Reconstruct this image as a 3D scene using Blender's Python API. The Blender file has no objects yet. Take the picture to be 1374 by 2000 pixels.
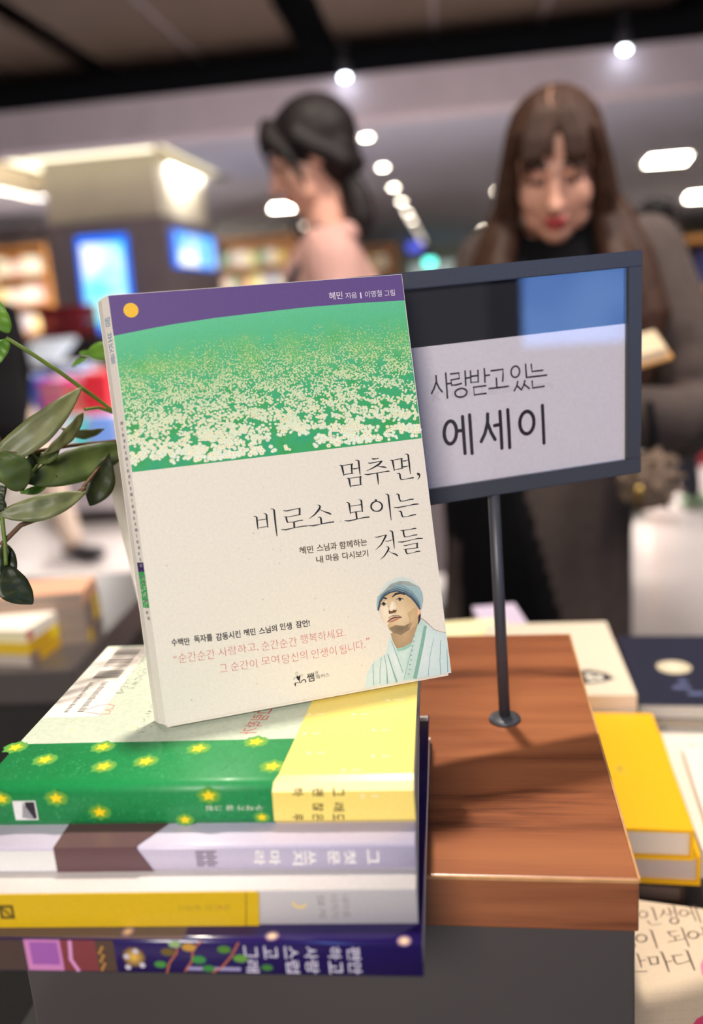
import bpy, bmesh, math, random
from mathutils import Vector, Matrix, Euler, noise as mnoise

SC = bpy.context.scene
COL = SC.collection
random.seed(11)
R = math.radians

# ------------------------------------------------------------------ camera
F_PX, TH, PHI, CH = 1700.0, R(14.0), R(4.38), 1.28
FWD = Vector((0, math.cos(TH), -math.sin(TH)))
_r = Vector((1, 0, 0)); _u = Vector((0, math.sin(TH), math.cos(TH)))
RGT = _r * math.cos(PHI) - _u * math.sin(PHI)
UPV = _u * math.cos(PHI) + _r * math.sin(PHI)
CAMP = Vector((0, 0, CH))
cd = bpy.data.cameras.new('camera'); cam = bpy.data.objects.new('camera', cd); COL.objects.link(cam)
m = Matrix((RGT, UPV, -FWD)).transposed().to_4x4(); m.translation = CAMP
cam.matrix_world = m
cd.sensor_fit = 'VERTICAL'; cd.sensor_height = 24.0; cd.lens = 24.0 * F_PX / 2000.0
cd.clip_start = 0.01; cd.clip_end = 100
cd.dof.use_dof = True; cd.dof.focus_distance = 0.438; cd.dof.aperture_fstop = 2.45
SC.camera = cam

def ray(x, y):
    d = FWD * F_PX + RGT * (x - 687) - UPV * (y - 1000)
    return d / F_PX
def PD(x, y, d): return CAMP + ray(x, y) * d                     # at depth d along the view
def PY(x, y, Y): d = ray(x, y); return CAMP + d * (Y / d.y)      # on the vertical plane y = Y
def PZ(x, y, z): d = ray(x, y); return CAMP + d * ((z - CH) / d.z)
SY = R(-7.0)                                                    # the shop's own axes
EX = Vector((math.cos(SY), math.sin(SY), 0)); EY = Vector((-math.sin(SY), math.cos(SY), 0))
def PS(x, y, s): d = ray(x, y); return CAMP + d * (s / d.dot(EY))   # on the shop plane at depth s
def shop(a, s, z=0.0): return EX * a + EY * s + Vector((0, 0, z))
def sa(p): return p.dot(EX)

# ------------------------------------------------------------------ light, world, exposure
SC.view_settings.view_transform = 'Standard'; SC.view_settings.look = 'None'
SC.view_settings.exposure = 0.10; SC.view_settings.gamma = 1.0
SC.view_settings.use_curve_mapping = False
SC.cycles.max_bounces = 7; SC.cycles.diffuse_bounces = 3; SC.cycles.glossy_bounces = 3
SC.cycles.transmission_bounces = 5; SC.cycles.transparent_max_bounces = 6
SC.cycles.caustics_reflective = False; SC.cycles.caustics_refractive = False
SC.cycles.sample_clamp_indirect = 4.0
w = bpy.data.worlds.new('shop_air'); SC.world = w; w.use_nodes = True
w.node_tree.nodes['Background'].inputs[0].default_value = (0.86, 0.86, 1.0, 1)
w.node_tree.nodes['Background'].inputs[1].default_value = 0.15

def lamp(name, kind, loc, aim, power, size, col=(1, 0.93, 0.84), size_y=None, spread=None):
    l = bpy.data.lights.new(name, kind); o = bpy.data.objects.new(name, l); COL.objects.link(o)
    o.location = loc; o.rotation_euler = (Vector(aim) - Vector(loc)).to_track_quat('-Z', 'Y').to_euler()
    l.energy = power; l.color = col
    if kind == 'AREA':
        l.shape = 'RECTANGLE' if size_y else 'DISK'; l.size = size
        if size_y: l.size_y = size_y
        if spread: l.spread = spread
    return o
KEY_DIR = Vector((-0.05, 0.275, 1.0))
TGT = Vector((0.05, 0.42, 1.05))
lamp('key_track_lamp', 'AREA', TGT + KEY_DIR * 2.35, TGT, 66, 0.12, (1, 0.91, 0.78))
lamp('ceiling_lamp_behind', 'AREA', (-0.9, -2.6, 2.9), (0, 0.4, 1.1), 124, 1.3, (1, 0.94, 0.86), 1.3)
lamp('added_figure_fill', 'AREA', (1.5, 0.9, 3.3), (0.2, 2.1, 1.2), 15, 1.0, (1, 0.92, 0.86), 1.0, R(70))  # unseen lamp added to light the two women
lamp('added_left_floor_fill', 'AREA', (-0.8, 4.2, 3.4), (-0.8, 4.4, 0), 90, 1.6, (1, 0.93, 0.87), 1.6, R(95))  # added lamp out of view, spread narrowed to brighten only the left floor
for _i, (_x, _y, _p) in enumerate(((-4, 10.6, 420), (3, 11, 260), (-3, 15.5, 320), (3, 18, 420), (2, 26, 700))):
    lamp('hall_ceiling_lamp', 'AREA', EX * _x + EY * _y + Vector((0, 0, 2.75)), EX * _x + EY * _y, _p * 3.6, 2.4, (1, 0.94, 0.86), 2.4)
lamp('added_soffit_bounce', 'AREA', (0.5, 6.3, 2.75), (0.5, 6.5, 0), 420, 1.8, (1, 0.95, 0.9), 1.8, R(110))  # added above hidden floor so its bounce brightens the soffit and ceiling
lamp('added_right_floor_fill', 'AREA', (2.2, 4.4, 3.4), (2.0, 4.6, 0), 45, 1.6, (1, 0.95, 0.9), 1.6, R(95))  # unseen fill put in to lighten the floor at right

# ------------------------------------------------------------------ materials
def lin(c):
    o = []
    for v in c[:3]:
        v = v / 255.0
        o.append(v / 12.92 if v <= 0.04045 else ((v + 0.055) / 1.055) ** 2.4)
    return (o[0], o[1], o[2], 1.0)
def newmat(name):
    m = bpy.data.materials.new(name); m.use_nodes = True
    return m, m.node_tree.nodes, m.node_tree.links, m.node_tree.nodes['Principled BSDF']
def mat(name, c, rough=0.6, metal=0.0, var=0.08, scale=40.0, bump=0.0, coat=0.0, spec=0.5, stretch=None, detail=3.0):
    m, n, l, b = newmat(name)
    tc = n.new('ShaderNodeTexCoord'); tx = n.new('ShaderNodeTexNoise'); tx.inputs['Scale'].default_value = scale
    tx.inputs['Detail'].default_value = detail
    if stretch:
        mp = n.new('ShaderNodeMapping'); mp.inputs['Scale'].default_value = stretch
        l.new(tc.outputs['Object'], mp.inputs[0]); l.new(mp.outputs[0], tx.inputs[0])
    else: l.new(tc.outputs['Object'], tx.inputs[0])
    L = lin(c); rp = n.new('ShaderNodeValToRGB')
    rp.color_ramp.elements[0].position = 0.3; rp.color_ramp.elements[1].position = 0.7
    rp.color_ramp.elements[0].color = tuple(v * (1 - var) for v in L[:3]) + (1,)
    rp.color_ramp.elements[1].color = tuple(min(1, v * (1 + var)) for v in L[:3]) + (1,)
    l.new(tx.outputs['Fac'], rp.inputs[0]); l.new(rp.outputs[0], b.inputs['Base Color'])
    b.inputs['Roughness'].default_value = rough; b.inputs['Metallic'].default_value = metal
    b.inputs['Coat Weight'].default_value = coat; b.inputs['Coat Roughness'].default_value = 0.12
    b.inputs['Specular IOR Level'].default_value = spec
    if bump:
        bp = n.new('ShaderNodeBump'); bp.inputs['Strength'].default_value = bump; bp.inputs['Distance'].default_value = 0.002
        l.new(tx.outputs['Fac'], bp.inputs['Height']); l.new(bp.outputs[0], b.inputs['Normal'])
    return m
def printmat(name, rough=0.55, coat=0.0, grain=0.04, scale=900.0, spec=0.4):
    m, n, l, b = newmat(name)
    at = n.new('ShaderNodeAttribute'); at.attribute_name = 'Col'
    tc = n.new('ShaderNodeTexCoord'); tx = n.new('ShaderNodeTexNoise'); tx.inputs['Scale'].default_value = scale
    l.new(tc.outputs['Object'], tx.inputs[0])
    mr = n.new('ShaderNodeMapRange'); mr.inputs[1].default_value = 0.3; mr.inputs[2].default_value = 0.7
    mr.inputs[3].default_value = 1 - grain; mr.inputs[4].default_value = 1 + grain
    mx = n.new('ShaderNodeVectorMath'); mx.operation = 'SCALE'
    l.new(tx.outputs['Fac'], mr.inputs[0]); l.new(at.outputs['Color'], mx.inputs[0]); l.new(mr.outputs[0], mx.inputs['Scale'])
    l.new(mx.outputs[0], b.inputs['Base Color'])
    b.inputs['Roughness'].default_value = rough; b.inputs['Coat Weight'].default_value = coat
    b.inputs['Coat Roughness'].default_value = 0.15; b.inputs['Specular IOR Level'].default_value = spec
    return m
def objmat(name, rough=0.5):
    m, n, l, b = newmat(name)
    oi = n.new('ShaderNodeObjectInfo'); tc = n.new('ShaderNodeTexCoord')
    tx = n.new('ShaderNodeTexNoise'); tx.inputs['Scale'].default_value = 18; l.new(tc.outputs['Object'], tx.inputs[0])
    mr = n.new('ShaderNodeMapRange'); mr.inputs[3].default_value = 0.8; mr.inputs[4].default_value = 1.15
    mx = n.new('ShaderNodeVectorMath'); mx.operation = 'SCALE'
    l.new(tx.outputs['Fac'], mr.inputs[0]); l.new(oi.outputs['Color'], mx.inputs[0]); l.new(mr.outputs[0], mx.inputs['Scale'])
    l.new(mx.outputs[0], b.inputs['Base Color']); b.inputs['Roughness'].default_value = rough
    return m
def glow(name, c, strength, vary=None):
    m = bpy.data.materials.new(name); m.use_nodes = True; n = m.node_tree.nodes; l = m.node_tree.links
    n.clear(); e = n.new('ShaderNodeEmission'); o = n.new('ShaderNodeOutputMaterial'); l.new(e.outputs[0], o.inputs[0])
    e.inputs[0].default_value = lin(c); e.inputs[1].default_value = strength
    if vary:
        tc = n.new('ShaderNodeTexCoord'); tx = n.new('ShaderNodeTexNoise'); tx.inputs['Scale'].default_value = vary[0]
        rp = n.new('ShaderNodeValToRGB'); rp.color_ramp.elements[0].color = lin(vary[1]); rp.color_ramp.elements[1].color = lin(vary[2])
        rp.color_ramp.elements[0].position = 0.38; rp.color_ramp.elements[1].position = 0.62
        l.new(tc.outputs['Object'], tx.inputs[0]); l.new(tx.outputs['Fac'], rp.inputs[0]); l.new(rp.outputs[0], e.inputs[0])
    return m
def woodmat(name, c1, c2, c3, rough=0.32, sc=(3.0, 26.0, 26.0), coat=0.25):
    m, n, l, b = newmat(name)
    tc = n.new('ShaderNodeTexCoord'); mp = n.new('ShaderNodeMapping'); mp.inputs['Scale'].default_value = sc
    tx = n.new('ShaderNodeTexNoise'); tx.inputs['Scale'].default_value = 1.6; tx.inputs['Detail'].default_value = 5; tx.inputs['Distortion'].default_value = 0.7
    mp2 = n.new('ShaderNodeMapping'); mp2.inputs['Scale'].default_value = (sc[0] * 4, sc[1] * 14, sc[2] * 14)
    tx2 = n.new('ShaderNodeTexNoise'); tx2.inputs['Scale'].default_value = 1.5; tx2.inputs['Detail'].default_value = 4
    rp = n.new('ShaderNodeValToRGB'); e = rp.color_ramp.elements
    e[0].position = 0.36; e[0].color = lin(c1); e[1].position = 0.68; e[1].color = lin(c3); k = e.new(0.47); k.color = lin(c2)
    l.new(tc.outputs['Object'], mp.inputs[0]); l.new(mp.outputs[0], tx.inputs[0])
    l.new(tc.outputs['Object'], mp2.inputs[0]); l.new(mp2.outputs[0], tx2.inputs[0])
    ad = n.new('ShaderNodeMath'); ad.operation = 'MULTIPLY_ADD'; ad.inputs[1].default_value = 0.15
    sb = n.new('ShaderNodeMath'); sb.operation = 'SUBTRACT'; sb.inputs[1].default_value = 0.5
    l.new(tx2.outputs['Fac'], sb.inputs[0]); l.new(sb.outputs[0], ad.inputs[0]); l.new(tx.outputs['Fac'], ad.inputs[2])
    l.new(ad.outputs[0], rp.inputs[0]); l.new(rp.outputs[0], b.inputs['Base Color'])
    b.inputs['Roughness'].default_value = rough; b.inputs['Coat Weight'].default_value = coat; b.inputs['Coat Roughness'].default_value = 0.2
    return m
def leafmat(name, c1, c2):
    m, n, l, b = newmat(name)
    tc = n.new('ShaderNodeTexCoord'); tx = n.new('ShaderNodeTexNoise'); tx.inputs['Scale'].default_value = 60
    rp = n.new('ShaderNodeValToRGB'); rp.color_ramp.elements[0].color = lin(c1); rp.color_ramp.elements[1].color = lin(c2)
    rp.color_ramp.elements[0].position = 0.3; rp.color_ramp.elements[1].position = 0.7
    l.new(tc.outputs['Object'], tx.inputs[0]); l.new(tx.outputs['Fac'], rp.inputs[0]); l.new(rp.outputs[0], b.inputs['Base Color'])
    b.inputs['Roughness'].default_value = 0.42; b.inputs['Subsurface Weight'].default_value = 0.0
    tr = n.new('ShaderNodeBsdfTranslucent'); mx = n.new('ShaderNodeMixShader'); mx.inputs[0].default_value = 0.22
    l.new(rp.outputs[0], tr.inputs[0]); o = n['Material Output']
    l.new(b.outputs[0], mx.inputs[1]); l.new(tr.outputs[0], mx.inputs[2]); l.new(mx.outputs[0], o.inputs[0])
    return m

M = {}
M['matte'] = printmat('printed_matte_paper', 0.6, 0, 0.035, 700)
M['satin'] = printmat('printed_satin_paper', 0.35, 0.15, 0.03, 700)
M['gloss'] = printmat('printed_gloss_paper', 0.22, 0.5, 0.03, 700)
M['fuzzy'] = printmat('printed_woven_paper', 0.45, 0.1, 0.07, 420)
M['pages'] = mat('page_edges', (232, 222, 204), 0.8, 0, 0.10, 900, 0.2, stretch=(0.15, 0.15, 1.6))
M['books'] = objmat('book_cloth', 0.55)
M['walnut'] = woodmat('walnut_laminate', (96, 52, 32), (138, 80, 50), (160, 98, 62), 0.36)
M['edge'] = mat('light_wood_edge', (186, 138, 92), 0.5, 0, 0.15, 90)
M['plinth'] = mat('dark_grey_laminate', (72, 66, 66), 0.32, 0, 0.05, 8, coat=0.3)
M['steel'] = mat('charcoal_powder_coat', (70, 71, 78), 0.42, 0.15, 0.06, 700, 0.05)
M['black_table'] = mat('black_table_paint', (30, 28, 28), 0.5, 0, 0.2, 20)
M['ceramic'] = mat('white_matt_pot', (226, 218, 208), 0.62, 0, 0.04, 200, 0.05)
M['soil'] = mat('sandy_gravel', (214, 190, 150), 0.95, 0, 0.35, 260, 0.9)
M['leaf'] = leafmat('olive_green_leaf', (62, 78, 34), (96, 112, 54))
M['leaf_light'] = leafmat('fresh_green_leaf', (78, 124, 34), (122, 168, 56))
M['leaf_grey'] = leafmat('greyish_leaf_underside', (88, 98, 58), (124, 126, 84))
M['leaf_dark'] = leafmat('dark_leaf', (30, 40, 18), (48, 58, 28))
M['stem'] = mat('green_stem', (92, 112, 40), 0.5, 0, 0.2, 80)
M['stem_brown'] = mat('brown_stem', (96, 66, 44), 0.6, 0, 0.2, 80)
M['skin'] = mat('warm_skin', (206, 152, 130), 0.5, 0, 0.04, 30)
M['scalp'] = mat('scalp_line', (150, 112, 92), 0.6, 0, 0.04, 30)
M['lips'] = mat('red_lips', (184, 66, 70), 0.4, 0, 0.05, 60)
M['brow'] = mat('brow_and_eye_shade', (70, 46, 40), 0.6, 0, 0.1, 60)
M['hair_brown'] = mat('long_brown_hair', (56, 36, 27), 0.58, 0, 0.45, 26, 0.15, spec=0.2, stretch=(6, 6, 0.5))
M['hair_black'] = mat('black_hair', (26, 20, 20), 0.58, 0, 0.4, 26, 0.15, spec=0.2, stretch=(6, 6, 0.5))
M['coat_brown'] = mat('charcoal_brown_wool', (66, 54, 50), 0.9, 0, 0.16, 60, 0.4)
M['coat_pink'] = mat('dusty_pink_wool', (178, 136, 126), 0.85, 0, 0.08, 60, 0.3)
M['black_cloth'] = mat('black_cloth', (12, 11, 14), 0.9, 0, 0.2, 40, 0.2, spec=0.15)
M['navy_cloth'] = mat('navy_cloth', (32, 34, 46), 0.85, 0, 0.2, 40, 0.2)
M['beige_cloth'] = mat('beige_cloth', (176, 156, 142), 0.85, 0, 0.1, 40, 0.2)
M['fur'] = mat('brown_fur', (120, 100, 84), 0.95, 0, 0.4, 120, 0.9)
M['brass'] = mat('polished_brass', (206, 170, 100), 0.3, 1.0, 0.05, 40)
M['band'] = mat('pale_hair_tie', (150, 148, 160), 0.5, 0, 0.1, 60)
M['shoe_black'] = mat('black_leather', (26, 24, 30), 0.4, 0, 0.1, 40)
M['shoe_green'] = mat('green_grey_trainer', (128, 150, 120), 0.6, 0, 0.25, 14)
M['floor'] = mat('pale_terrazzo', (156, 147, 144), 0.35, 0, 0.08, 3.0, coat=0.15)
M['panel_brown'] = mat('brown_ceiling_panel', (80, 67, 58), 0.7, 0, 0.05, 4)
M['void'] = mat('dark_ceiling_void', (14, 14, 24), 0.8, 0, 0.2, 3)
M['beam'] = mat('mauve_grey_soffit', (226, 216, 228), 0.7, 0, 0.05, 3)
M['ceil'] = mat('grey_ceiling', (190, 194, 214), 0.75, 0, 0.04, 2)
M['cream'] = mat('cream_plaster', (208, 200, 180), 0.75, 0, 0.03, 4)
M['kiosk'] = mat('charcoal_cladding', (122, 112, 116), 0.5, 0, 0.05, 5)
M['shelf'] = woodmat('honey_oak_shelf', (120, 76, 36), (176, 118, 60), (200, 142, 80), 0.5, (2, 10, 10), 0)
M['white_panel'] = mat('white_panel', (206, 198, 206), 0.55, 0, 0.03, 5)
M['cabinet'] = mat('dark_brown_cabinet', (46, 38, 38), 0.45, 0, 0.12, 6)
M['lamp_warm'] = glow('warm_lamp', (255, 240, 214), 40)
M['lamp_cold'] = glow('cool_lamp', (236, 244, 255), 26)
M['lamp_dim'] = glow('dim_lamp', (255, 236, 210), 12)
M['lamp_green'] = glow('exit_lamp', (90, 230, 210), 5)
M['lamp_blue'] = glow('blue_sign', (80, 90, 210), 1.6)
M['screen_edge'] = glow('screen_blue', (30, 110, 245), 1.6)
M['screen_core'] = glow('screen_cyan', (190, 248, 255), 1.35, (2.6, (120, 236, 255), (250, 255, 255)))
M['screen_white'] = glow('screen_white', (225, 240, 255), 1.6, (3.2, (70, 170, 255), (255, 255, 255)))
M['screen_soft'] = glow('screen_soft_blue', (92, 138, 225), 7.0, (3.0, (84, 130, 215), (118, 162, 235)))
M['cove'] = glow('cove_lamp', (255, 244, 212), 2.6)
M['far_glow'] = glow('lit_shopfront', (206, 222, 216), 0.55)

# ------------------------------------------------------------------ builders
class MB:
    def __init__(s, col=None):
        s.bm = bmesh.new(); s.cl = s.bm.loops.layers.float_color.new('Col'); s.col = lin(col) if col else (1, 1, 1, 1); s.mi = 0
    def c(s, col): s.col = lin(col); return s
    def face(s, vs, col=None, cols=None, smooth=False):
        try: f = s.bm.faces.new(vs)
        except ValueError: return None
        f.material_index = s.mi; f.smooth = smooth
        cc = lin(col) if col else s.col
        for i, lp in enumerate(f.loops): lp[s.cl] = lin(cols[i]) if cols else cc
        return f
    def poly(s, pts, col=None, cols=None):
        return s.face([s.bm.verts.new(p) for p in pts], col, cols)
    def box(s, a, b, col=None, top=None, mat4=None):
        x0, y0, z0 = a; x1, y1, z1 = b
        P = [(x0, y0, z0), (x1, y0, z0), (x1, y1, z0), (x0, y1, z0), (x0, y0, z1), (x1, y0, z1), (x1, y1, z1), (x0, y1, z1)]
        if mat4: P = [mat4 @ Vector(p) for p in P]
        v = [s.bm.verts.new(p) for p in P]
        for q in ((0, 3, 2, 1), (0, 1, 5, 4), (1, 2, 6, 5), (2, 3, 7, 6), (3, 0, 4, 7)): s.face([v[i] for i in q], col)
        s.face([v[i] for i in (4, 5, 6, 7)], top or col)
        return v
    def bevbox(s, a, b, bev=0.002, col=None, seg=2):
        v = s.box(a, b, col)
        es = set(e for x in v for e in x.link_edges)
        r = bmesh.ops.bevel(s.bm, geom=list(es), offset=bev, segments=seg, affect='EDGES', profile=0.6)
        cc = lin(col) if col else s.col
        for f in r['faces']:
            f.material_index = s.mi
            for lp in f.loops: lp[s.cl] = cc
    def tube(s, pts, rad, n=8, col=None, cap=True):
        pts = [Vector(p) for p in pts]; rings = []; prev = None
        for i, p in enumerate(pts):
            t = (pts[min(i + 1, len(pts) - 1)] - pts[max(i - 1, 0)]).normalized()
            a = prev if prev else (Vector((0, 0, 1)) if abs(t.z) < 0.9 else Vector((1, 0, 0)))
            x = (a - t * a.dot(t)).normalized(); y = t.cross(x); prev = x
            r = rad[i] if isinstance(rad, (list, tuple)) else rad
            rings.append([s.bm.verts.new(p + (x * math.cos(k * 2 * math.pi / n) + y * math.sin(k * 2 * math.pi / n)) * r) for k in range(n)])
        for i in range(len(rings) - 1):
            for k in range(n): s.face([rings[i][k], rings[i][(k + 1) % n], rings[i + 1][(k + 1) % n], rings[i + 1][k]], col, smooth=True)
        if cap: s.face(rings[0][::-1], col); s.face(rings[-1], col)
    def lathe(s, prof, n=32, c=(0, 0, 0), col=None):
        rings = []
        for r, z in prof:
            rings.append([s.bm.verts.new((c[0] + r * math.cos(k * 2 * math.pi / n), c[1] + r * math.sin(k * 2 * math.pi / n), c[2] + z)) for k in range(n)])
        for i in range(len(rings) - 1):
            for k in range(n): s.face([rings[i][k], rings[i][(k + 1) % n], rings[i + 1][(k + 1) % n], rings[i + 1][k]], col, smooth=True)
        s.face(rings[0][::-1], col); s.face(rings[-1], col)
    def ball(s, c, r, n=16, col=None):
        rx, ry, rz = (r, r, r) if not hasattr(r, '__len__') else r
        k = bmesh.ops.create_uvsphere(s.bm, u_segments=n, v_segments=max(6, n // 2), radius=1, matrix=Matrix.Translation(c) @ Matrix.Diagonal((rx, ry, rz, 1)))
        cc = lin(col) if col else s.col
        for v in k['verts']:
            for f in v.link_faces:
                f.smooth = True; f.material_index = s.mi
                for lp in f.loops: lp[s.cl] = cc
    def extrude_x(s, prof, x0, x1, cols):            # closed (y, z) profile swept along x, a colour per side
        n = len(prof)
        A = [s.bm.verts.new((x0, y, z)) for y, z in prof]; B = [s.bm.verts.new((x1, y, z)) for y, z in prof]
        for i in range(n):
            j = (i + 1) % n; s.face([A[i], A[j], B[j], B[i]], cols[i])
        return A, B
    def build(s, name, mats, parent=None, loc=None, rotz=0.0, smooth=False):
        bmesh.ops.recalc_face_normals(s.bm, faces=s.bm.faces[:])
        me = bpy.data.meshes.new(name); s.bm.to_mesh(me); s.bm.free()
        for mm in (mats if isinstance(mats, (list, tuple)) else [mats]): me.materials.append(mm)
        if smooth:
            for p in me.polygons: p.use_smooth = True
        o = bpy.data.objects.new(name, me); COL.objects.link(o)
        if parent: o.parent = parent
        if loc is not None: o.location = loc
        if rotz: o.rotation_euler = (0, 0, rotz)
        return o

def tag(o, label, cat, group=None):
    o['label'] = label; o['category'] = cat
    if group: o['group'] = group
    return o
def thing(name, label, cat, loc=(0, 0, 0), rot=0.0, group=None):
    o = bpy.data.objects.new(name, None); COL.objects.link(o); o.empty_display_size = 0.02
    o.location = loc; o.rotation_euler = (0, 0, rot) if not isinstance(rot, Euler) else rot
    return tag(o, label, cat, group)
def struct(o): o['kind'] = 'structure'; return o
def wm(loc, rot): return Matrix.Translation(loc) @ (rot if isinstance(rot, Euler) else Euler((0, 0, rot))).to_matrix().to_4x4()

# printing on a flat face: frame (origin, a, b, normal) in the part's own space
EPS = 0.00004
class Print:
    def __init__(s, mb, O, a, b, n): s.mb, s.O, s.a, s.b, s.n = mb, Vector(O), Vector(a), Vector(b), Vector(n)
    def p(s, uv, lay): return s.O + s.a * uv[0] + s.b * uv[1] + s.n * (EPS * lay)
    def poly(s, uvs, col, lay=1, cols=None):
        s.mb.poly([s.p(q, lay) for q in uvs], col, cols)
    def fan(s, uvs, ce, cc, lay=1):
        cx = sum(q[0] for q in uvs) / len(uvs); cy = sum(q[1] for q in uvs) / len(uvs)
        bm = s.mb.bm; c = bm.verts.new(s.p((cx, cy), lay)); vs = [bm.verts.new(s.p(q, lay)) for q in uvs]
        for i in range(len(vs)): s.mb.face([vs[i], vs[(i + 1) % len(vs)], c], None, [ce, ce, cc])
    def rect(s, u0, v0, u1, v1, col, lay=1): s.poly([(u0, v0), (u1, v0), (u1, v1), (u0, v1)], col, lay)
    def disc(s, u, v, r, col, lay=1, n=14, rv=None):
        s.poly([(u + r * math.cos(k * 2 * math.pi / n), v + (rv or r) * math.sin(k * 2 * math.pi / n)) for k in range(n)], col, lay)
    def ribbon(s, pts, col, lay=2, w=None, caps=False):
        P = [Vector(q[:2]) for q in pts]; W = [(q[2] if w is None else w) / 2 for q in pts]
        bm = s.mb.bm; prev = None
        for i, p in enumerate(P):
            t = P[min(i + 1, len(P) - 1)] - P[max(i - 1, 0)]
            if t.length < 1e-9: continue
            t.normalize(); nn = Vector((-t.y, t.x))
            cur = (bm.verts.new(s.p(p + nn * W[i], lay)), bm.verts.new(s.p(p - nn * W[i], lay)))
            if prev: s.mb.face([prev[0], prev[1], cur[1], cur[0]], col)
            prev = cur
        if caps:
            s.disc(P[0].x, P[0].y, W[0], col, lay + 0.2, 12); s.disc(P[-1].x, P[-1].y, W[-1], col, lay + 0.2, 12)
            for i in range(1, len(P) - 1): s.disc(P[i].x, P[i].y, W[i], col, lay + 0.2, 12)
    def ring(s, u, v, ru, rv, w, col, lay=2, n=28, a0=0, a1=2 * math.pi):
        s.ribbon([(u + ru * math.cos(a0 + (a1 - a0) * k / n), v + rv * math.sin(a0 + (a1 - a0) * k / n), w) for k in range(n + 1)], col, lay)
    def text(s, body, o, X, Y, col, lay=2, bold=0.0):       # fits the words into the box o + X + Y
        vs, fs = glyphs(body, bold)
        o, X, Y = Vector(o), Vector(X), Vector(Y)
        nv = [s.mb.bm.verts.new(s.p(o + X * q[0] + Y * q[1], lay)) for q in vs]
        for f in fs: s.mb.face([nv[i] for i in f], col)
_G = {}
def glyphs(body, bold):
    k = (body, bold)
    if k not in _G:
        c = bpy.data.curves.new('lettering', 'FONT'); c.body = body; c.offset = bold; c.resolution_u = 3
        o = bpy.data.objects.new('lettering', c); COL.objects.link(o)
        me = bpy.data.meshes.new_from_object(o.evaluated_get(bpy.context.evaluated_depsgraph_get()))
        V = [v.co.copy() for v in me.vertices]
        x0 = min(v.x for v in V); x1 = max(v.x for v in V); y0 = min(v.y for v in V); y1 = max(v.y for v in V)
        _G[k] = ([((v.x - x0) / (x1 - x0), (v.y - y0) / (y1 - y0)) for v in V], [tuple(p.vertices) for p in me.polygons])
        bpy.data.objects.remove(o); bpy.data.meshes.remove(me); bpy.data.curves.remove(c)
    return _G[k]

# ------------------------------------------------------------------ the setting
Z_LOW = PS(687, 230, 8.0).z; Z_TOP = PS(687, 150, 8.0).z; Z_HI = 3.42
def sbox(mb, a0, a1, s0, s1, z0, z1):          # a box on the shop's axes
    mb.box((a0, s0, z0), (a1, s1, z1), mat4=Matrix.Rotation(SY, 4, 'Z'))
def quick(name, m, *boxes, parent=None):
    b = MB()
    for q in boxes: sbox(b, *q)
    return b.build(name, m, parent)
struct(quick('floor', M['floor'], (-14, 14, -3, 34, -0.06, 0)))
struct(quick('wall_back', M['cream'], (-14, 14, 33, 33.2, 0, 3.6)))
struct(quick('wall_left', M['cream'], (-14.2, -14, -3, 33.2, 0, 3.6)))
struct(quick('wall_right', M['cream'], (14, 14.2, -3, 33.2, 0, 3.6)))
# column, its cladding and the lit recess in the ceiling around it
CS = 9.0
ca0, ca1 = sa(PS(84, 430, CS)), sa(PS(322, 425, CS))
def on_a(x, y, a):                              # where the pixel's line meets the shop plane across = a
    d = ray(x, y); return CAMP + d * (a / d.dot(EX))
cs1 = on_a(424, 500, ca1).dot(EY); cz = PS(322, 420, CS).z
RA1 = sa(PZ(452, 352, Z_LOW)); RS1 = PZ(452, 352, Z_LOW).dot(EY); RA0 = ca0 - 1.0
RS0 = 8.34
struct(quick('ceiling', M['ceil'], (RA1, 14, 8.3, 33.2, Z_LOW, Z_LOW + 0.1), (-14, RA0, 8.3, 33.2, Z_LOW, Z_LOW + 0.1),
             (RA0, RA1, RS1, 33.2, Z_LOW, Z_LOW + 0.1)))
struct(quick('trim_1', M['cream'], (RA0, RA1, 8.3, RS1, Z_LOW + 0.30, Z_LOW + 0.34), (RA0 - .03, RA0, 8.3, RS1, Z_LOW, Z_LOW + .34),
             (RA1, RA1 + .03, 8.3, RS1, Z_LOW, Z_LOW + .34), (RA0, RA1, RS1, RS1 + .03, Z_LOW, Z_LOW + .34)))
struct(quick('trim_2', M['beam'], (-14, 14, 7.95, 8.3, Z_LOW - 0.02, Z_TOP)))
column = quick('column', M['cream'], (ca0 + .04, ca1 - .06, CS + .06, cs1 - .06, 0, Z_LOW + 0.30)); struct(column)
cove = thing('cove_light', 'warm concealed light strips in the ceiling recess round the cream column', 'light', shop((RA0 + RA1) / 2, 8.8, Z_LOW))
for nm, q in (('light_strip', (ca1 + .12, ca1 + .18, 8.5, RS1 - .3, Z_LOW + .05, Z_LOW + .09)), ('light_strip', (ca0 - .18, ca0 - .12, 8.5, RS1 - .3, Z_LOW + .05, Z_LOW + .09)),
              ('light_strip', (ca0, ca1, CS - .16, CS - .10, Z_LOW + .05, Z_LOW + .09))):
    o = quick(nm, M['cove'], q); o.parent = cove; o.matrix_parent_inverse = Matrix.Translation(-cove.location)
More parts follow.
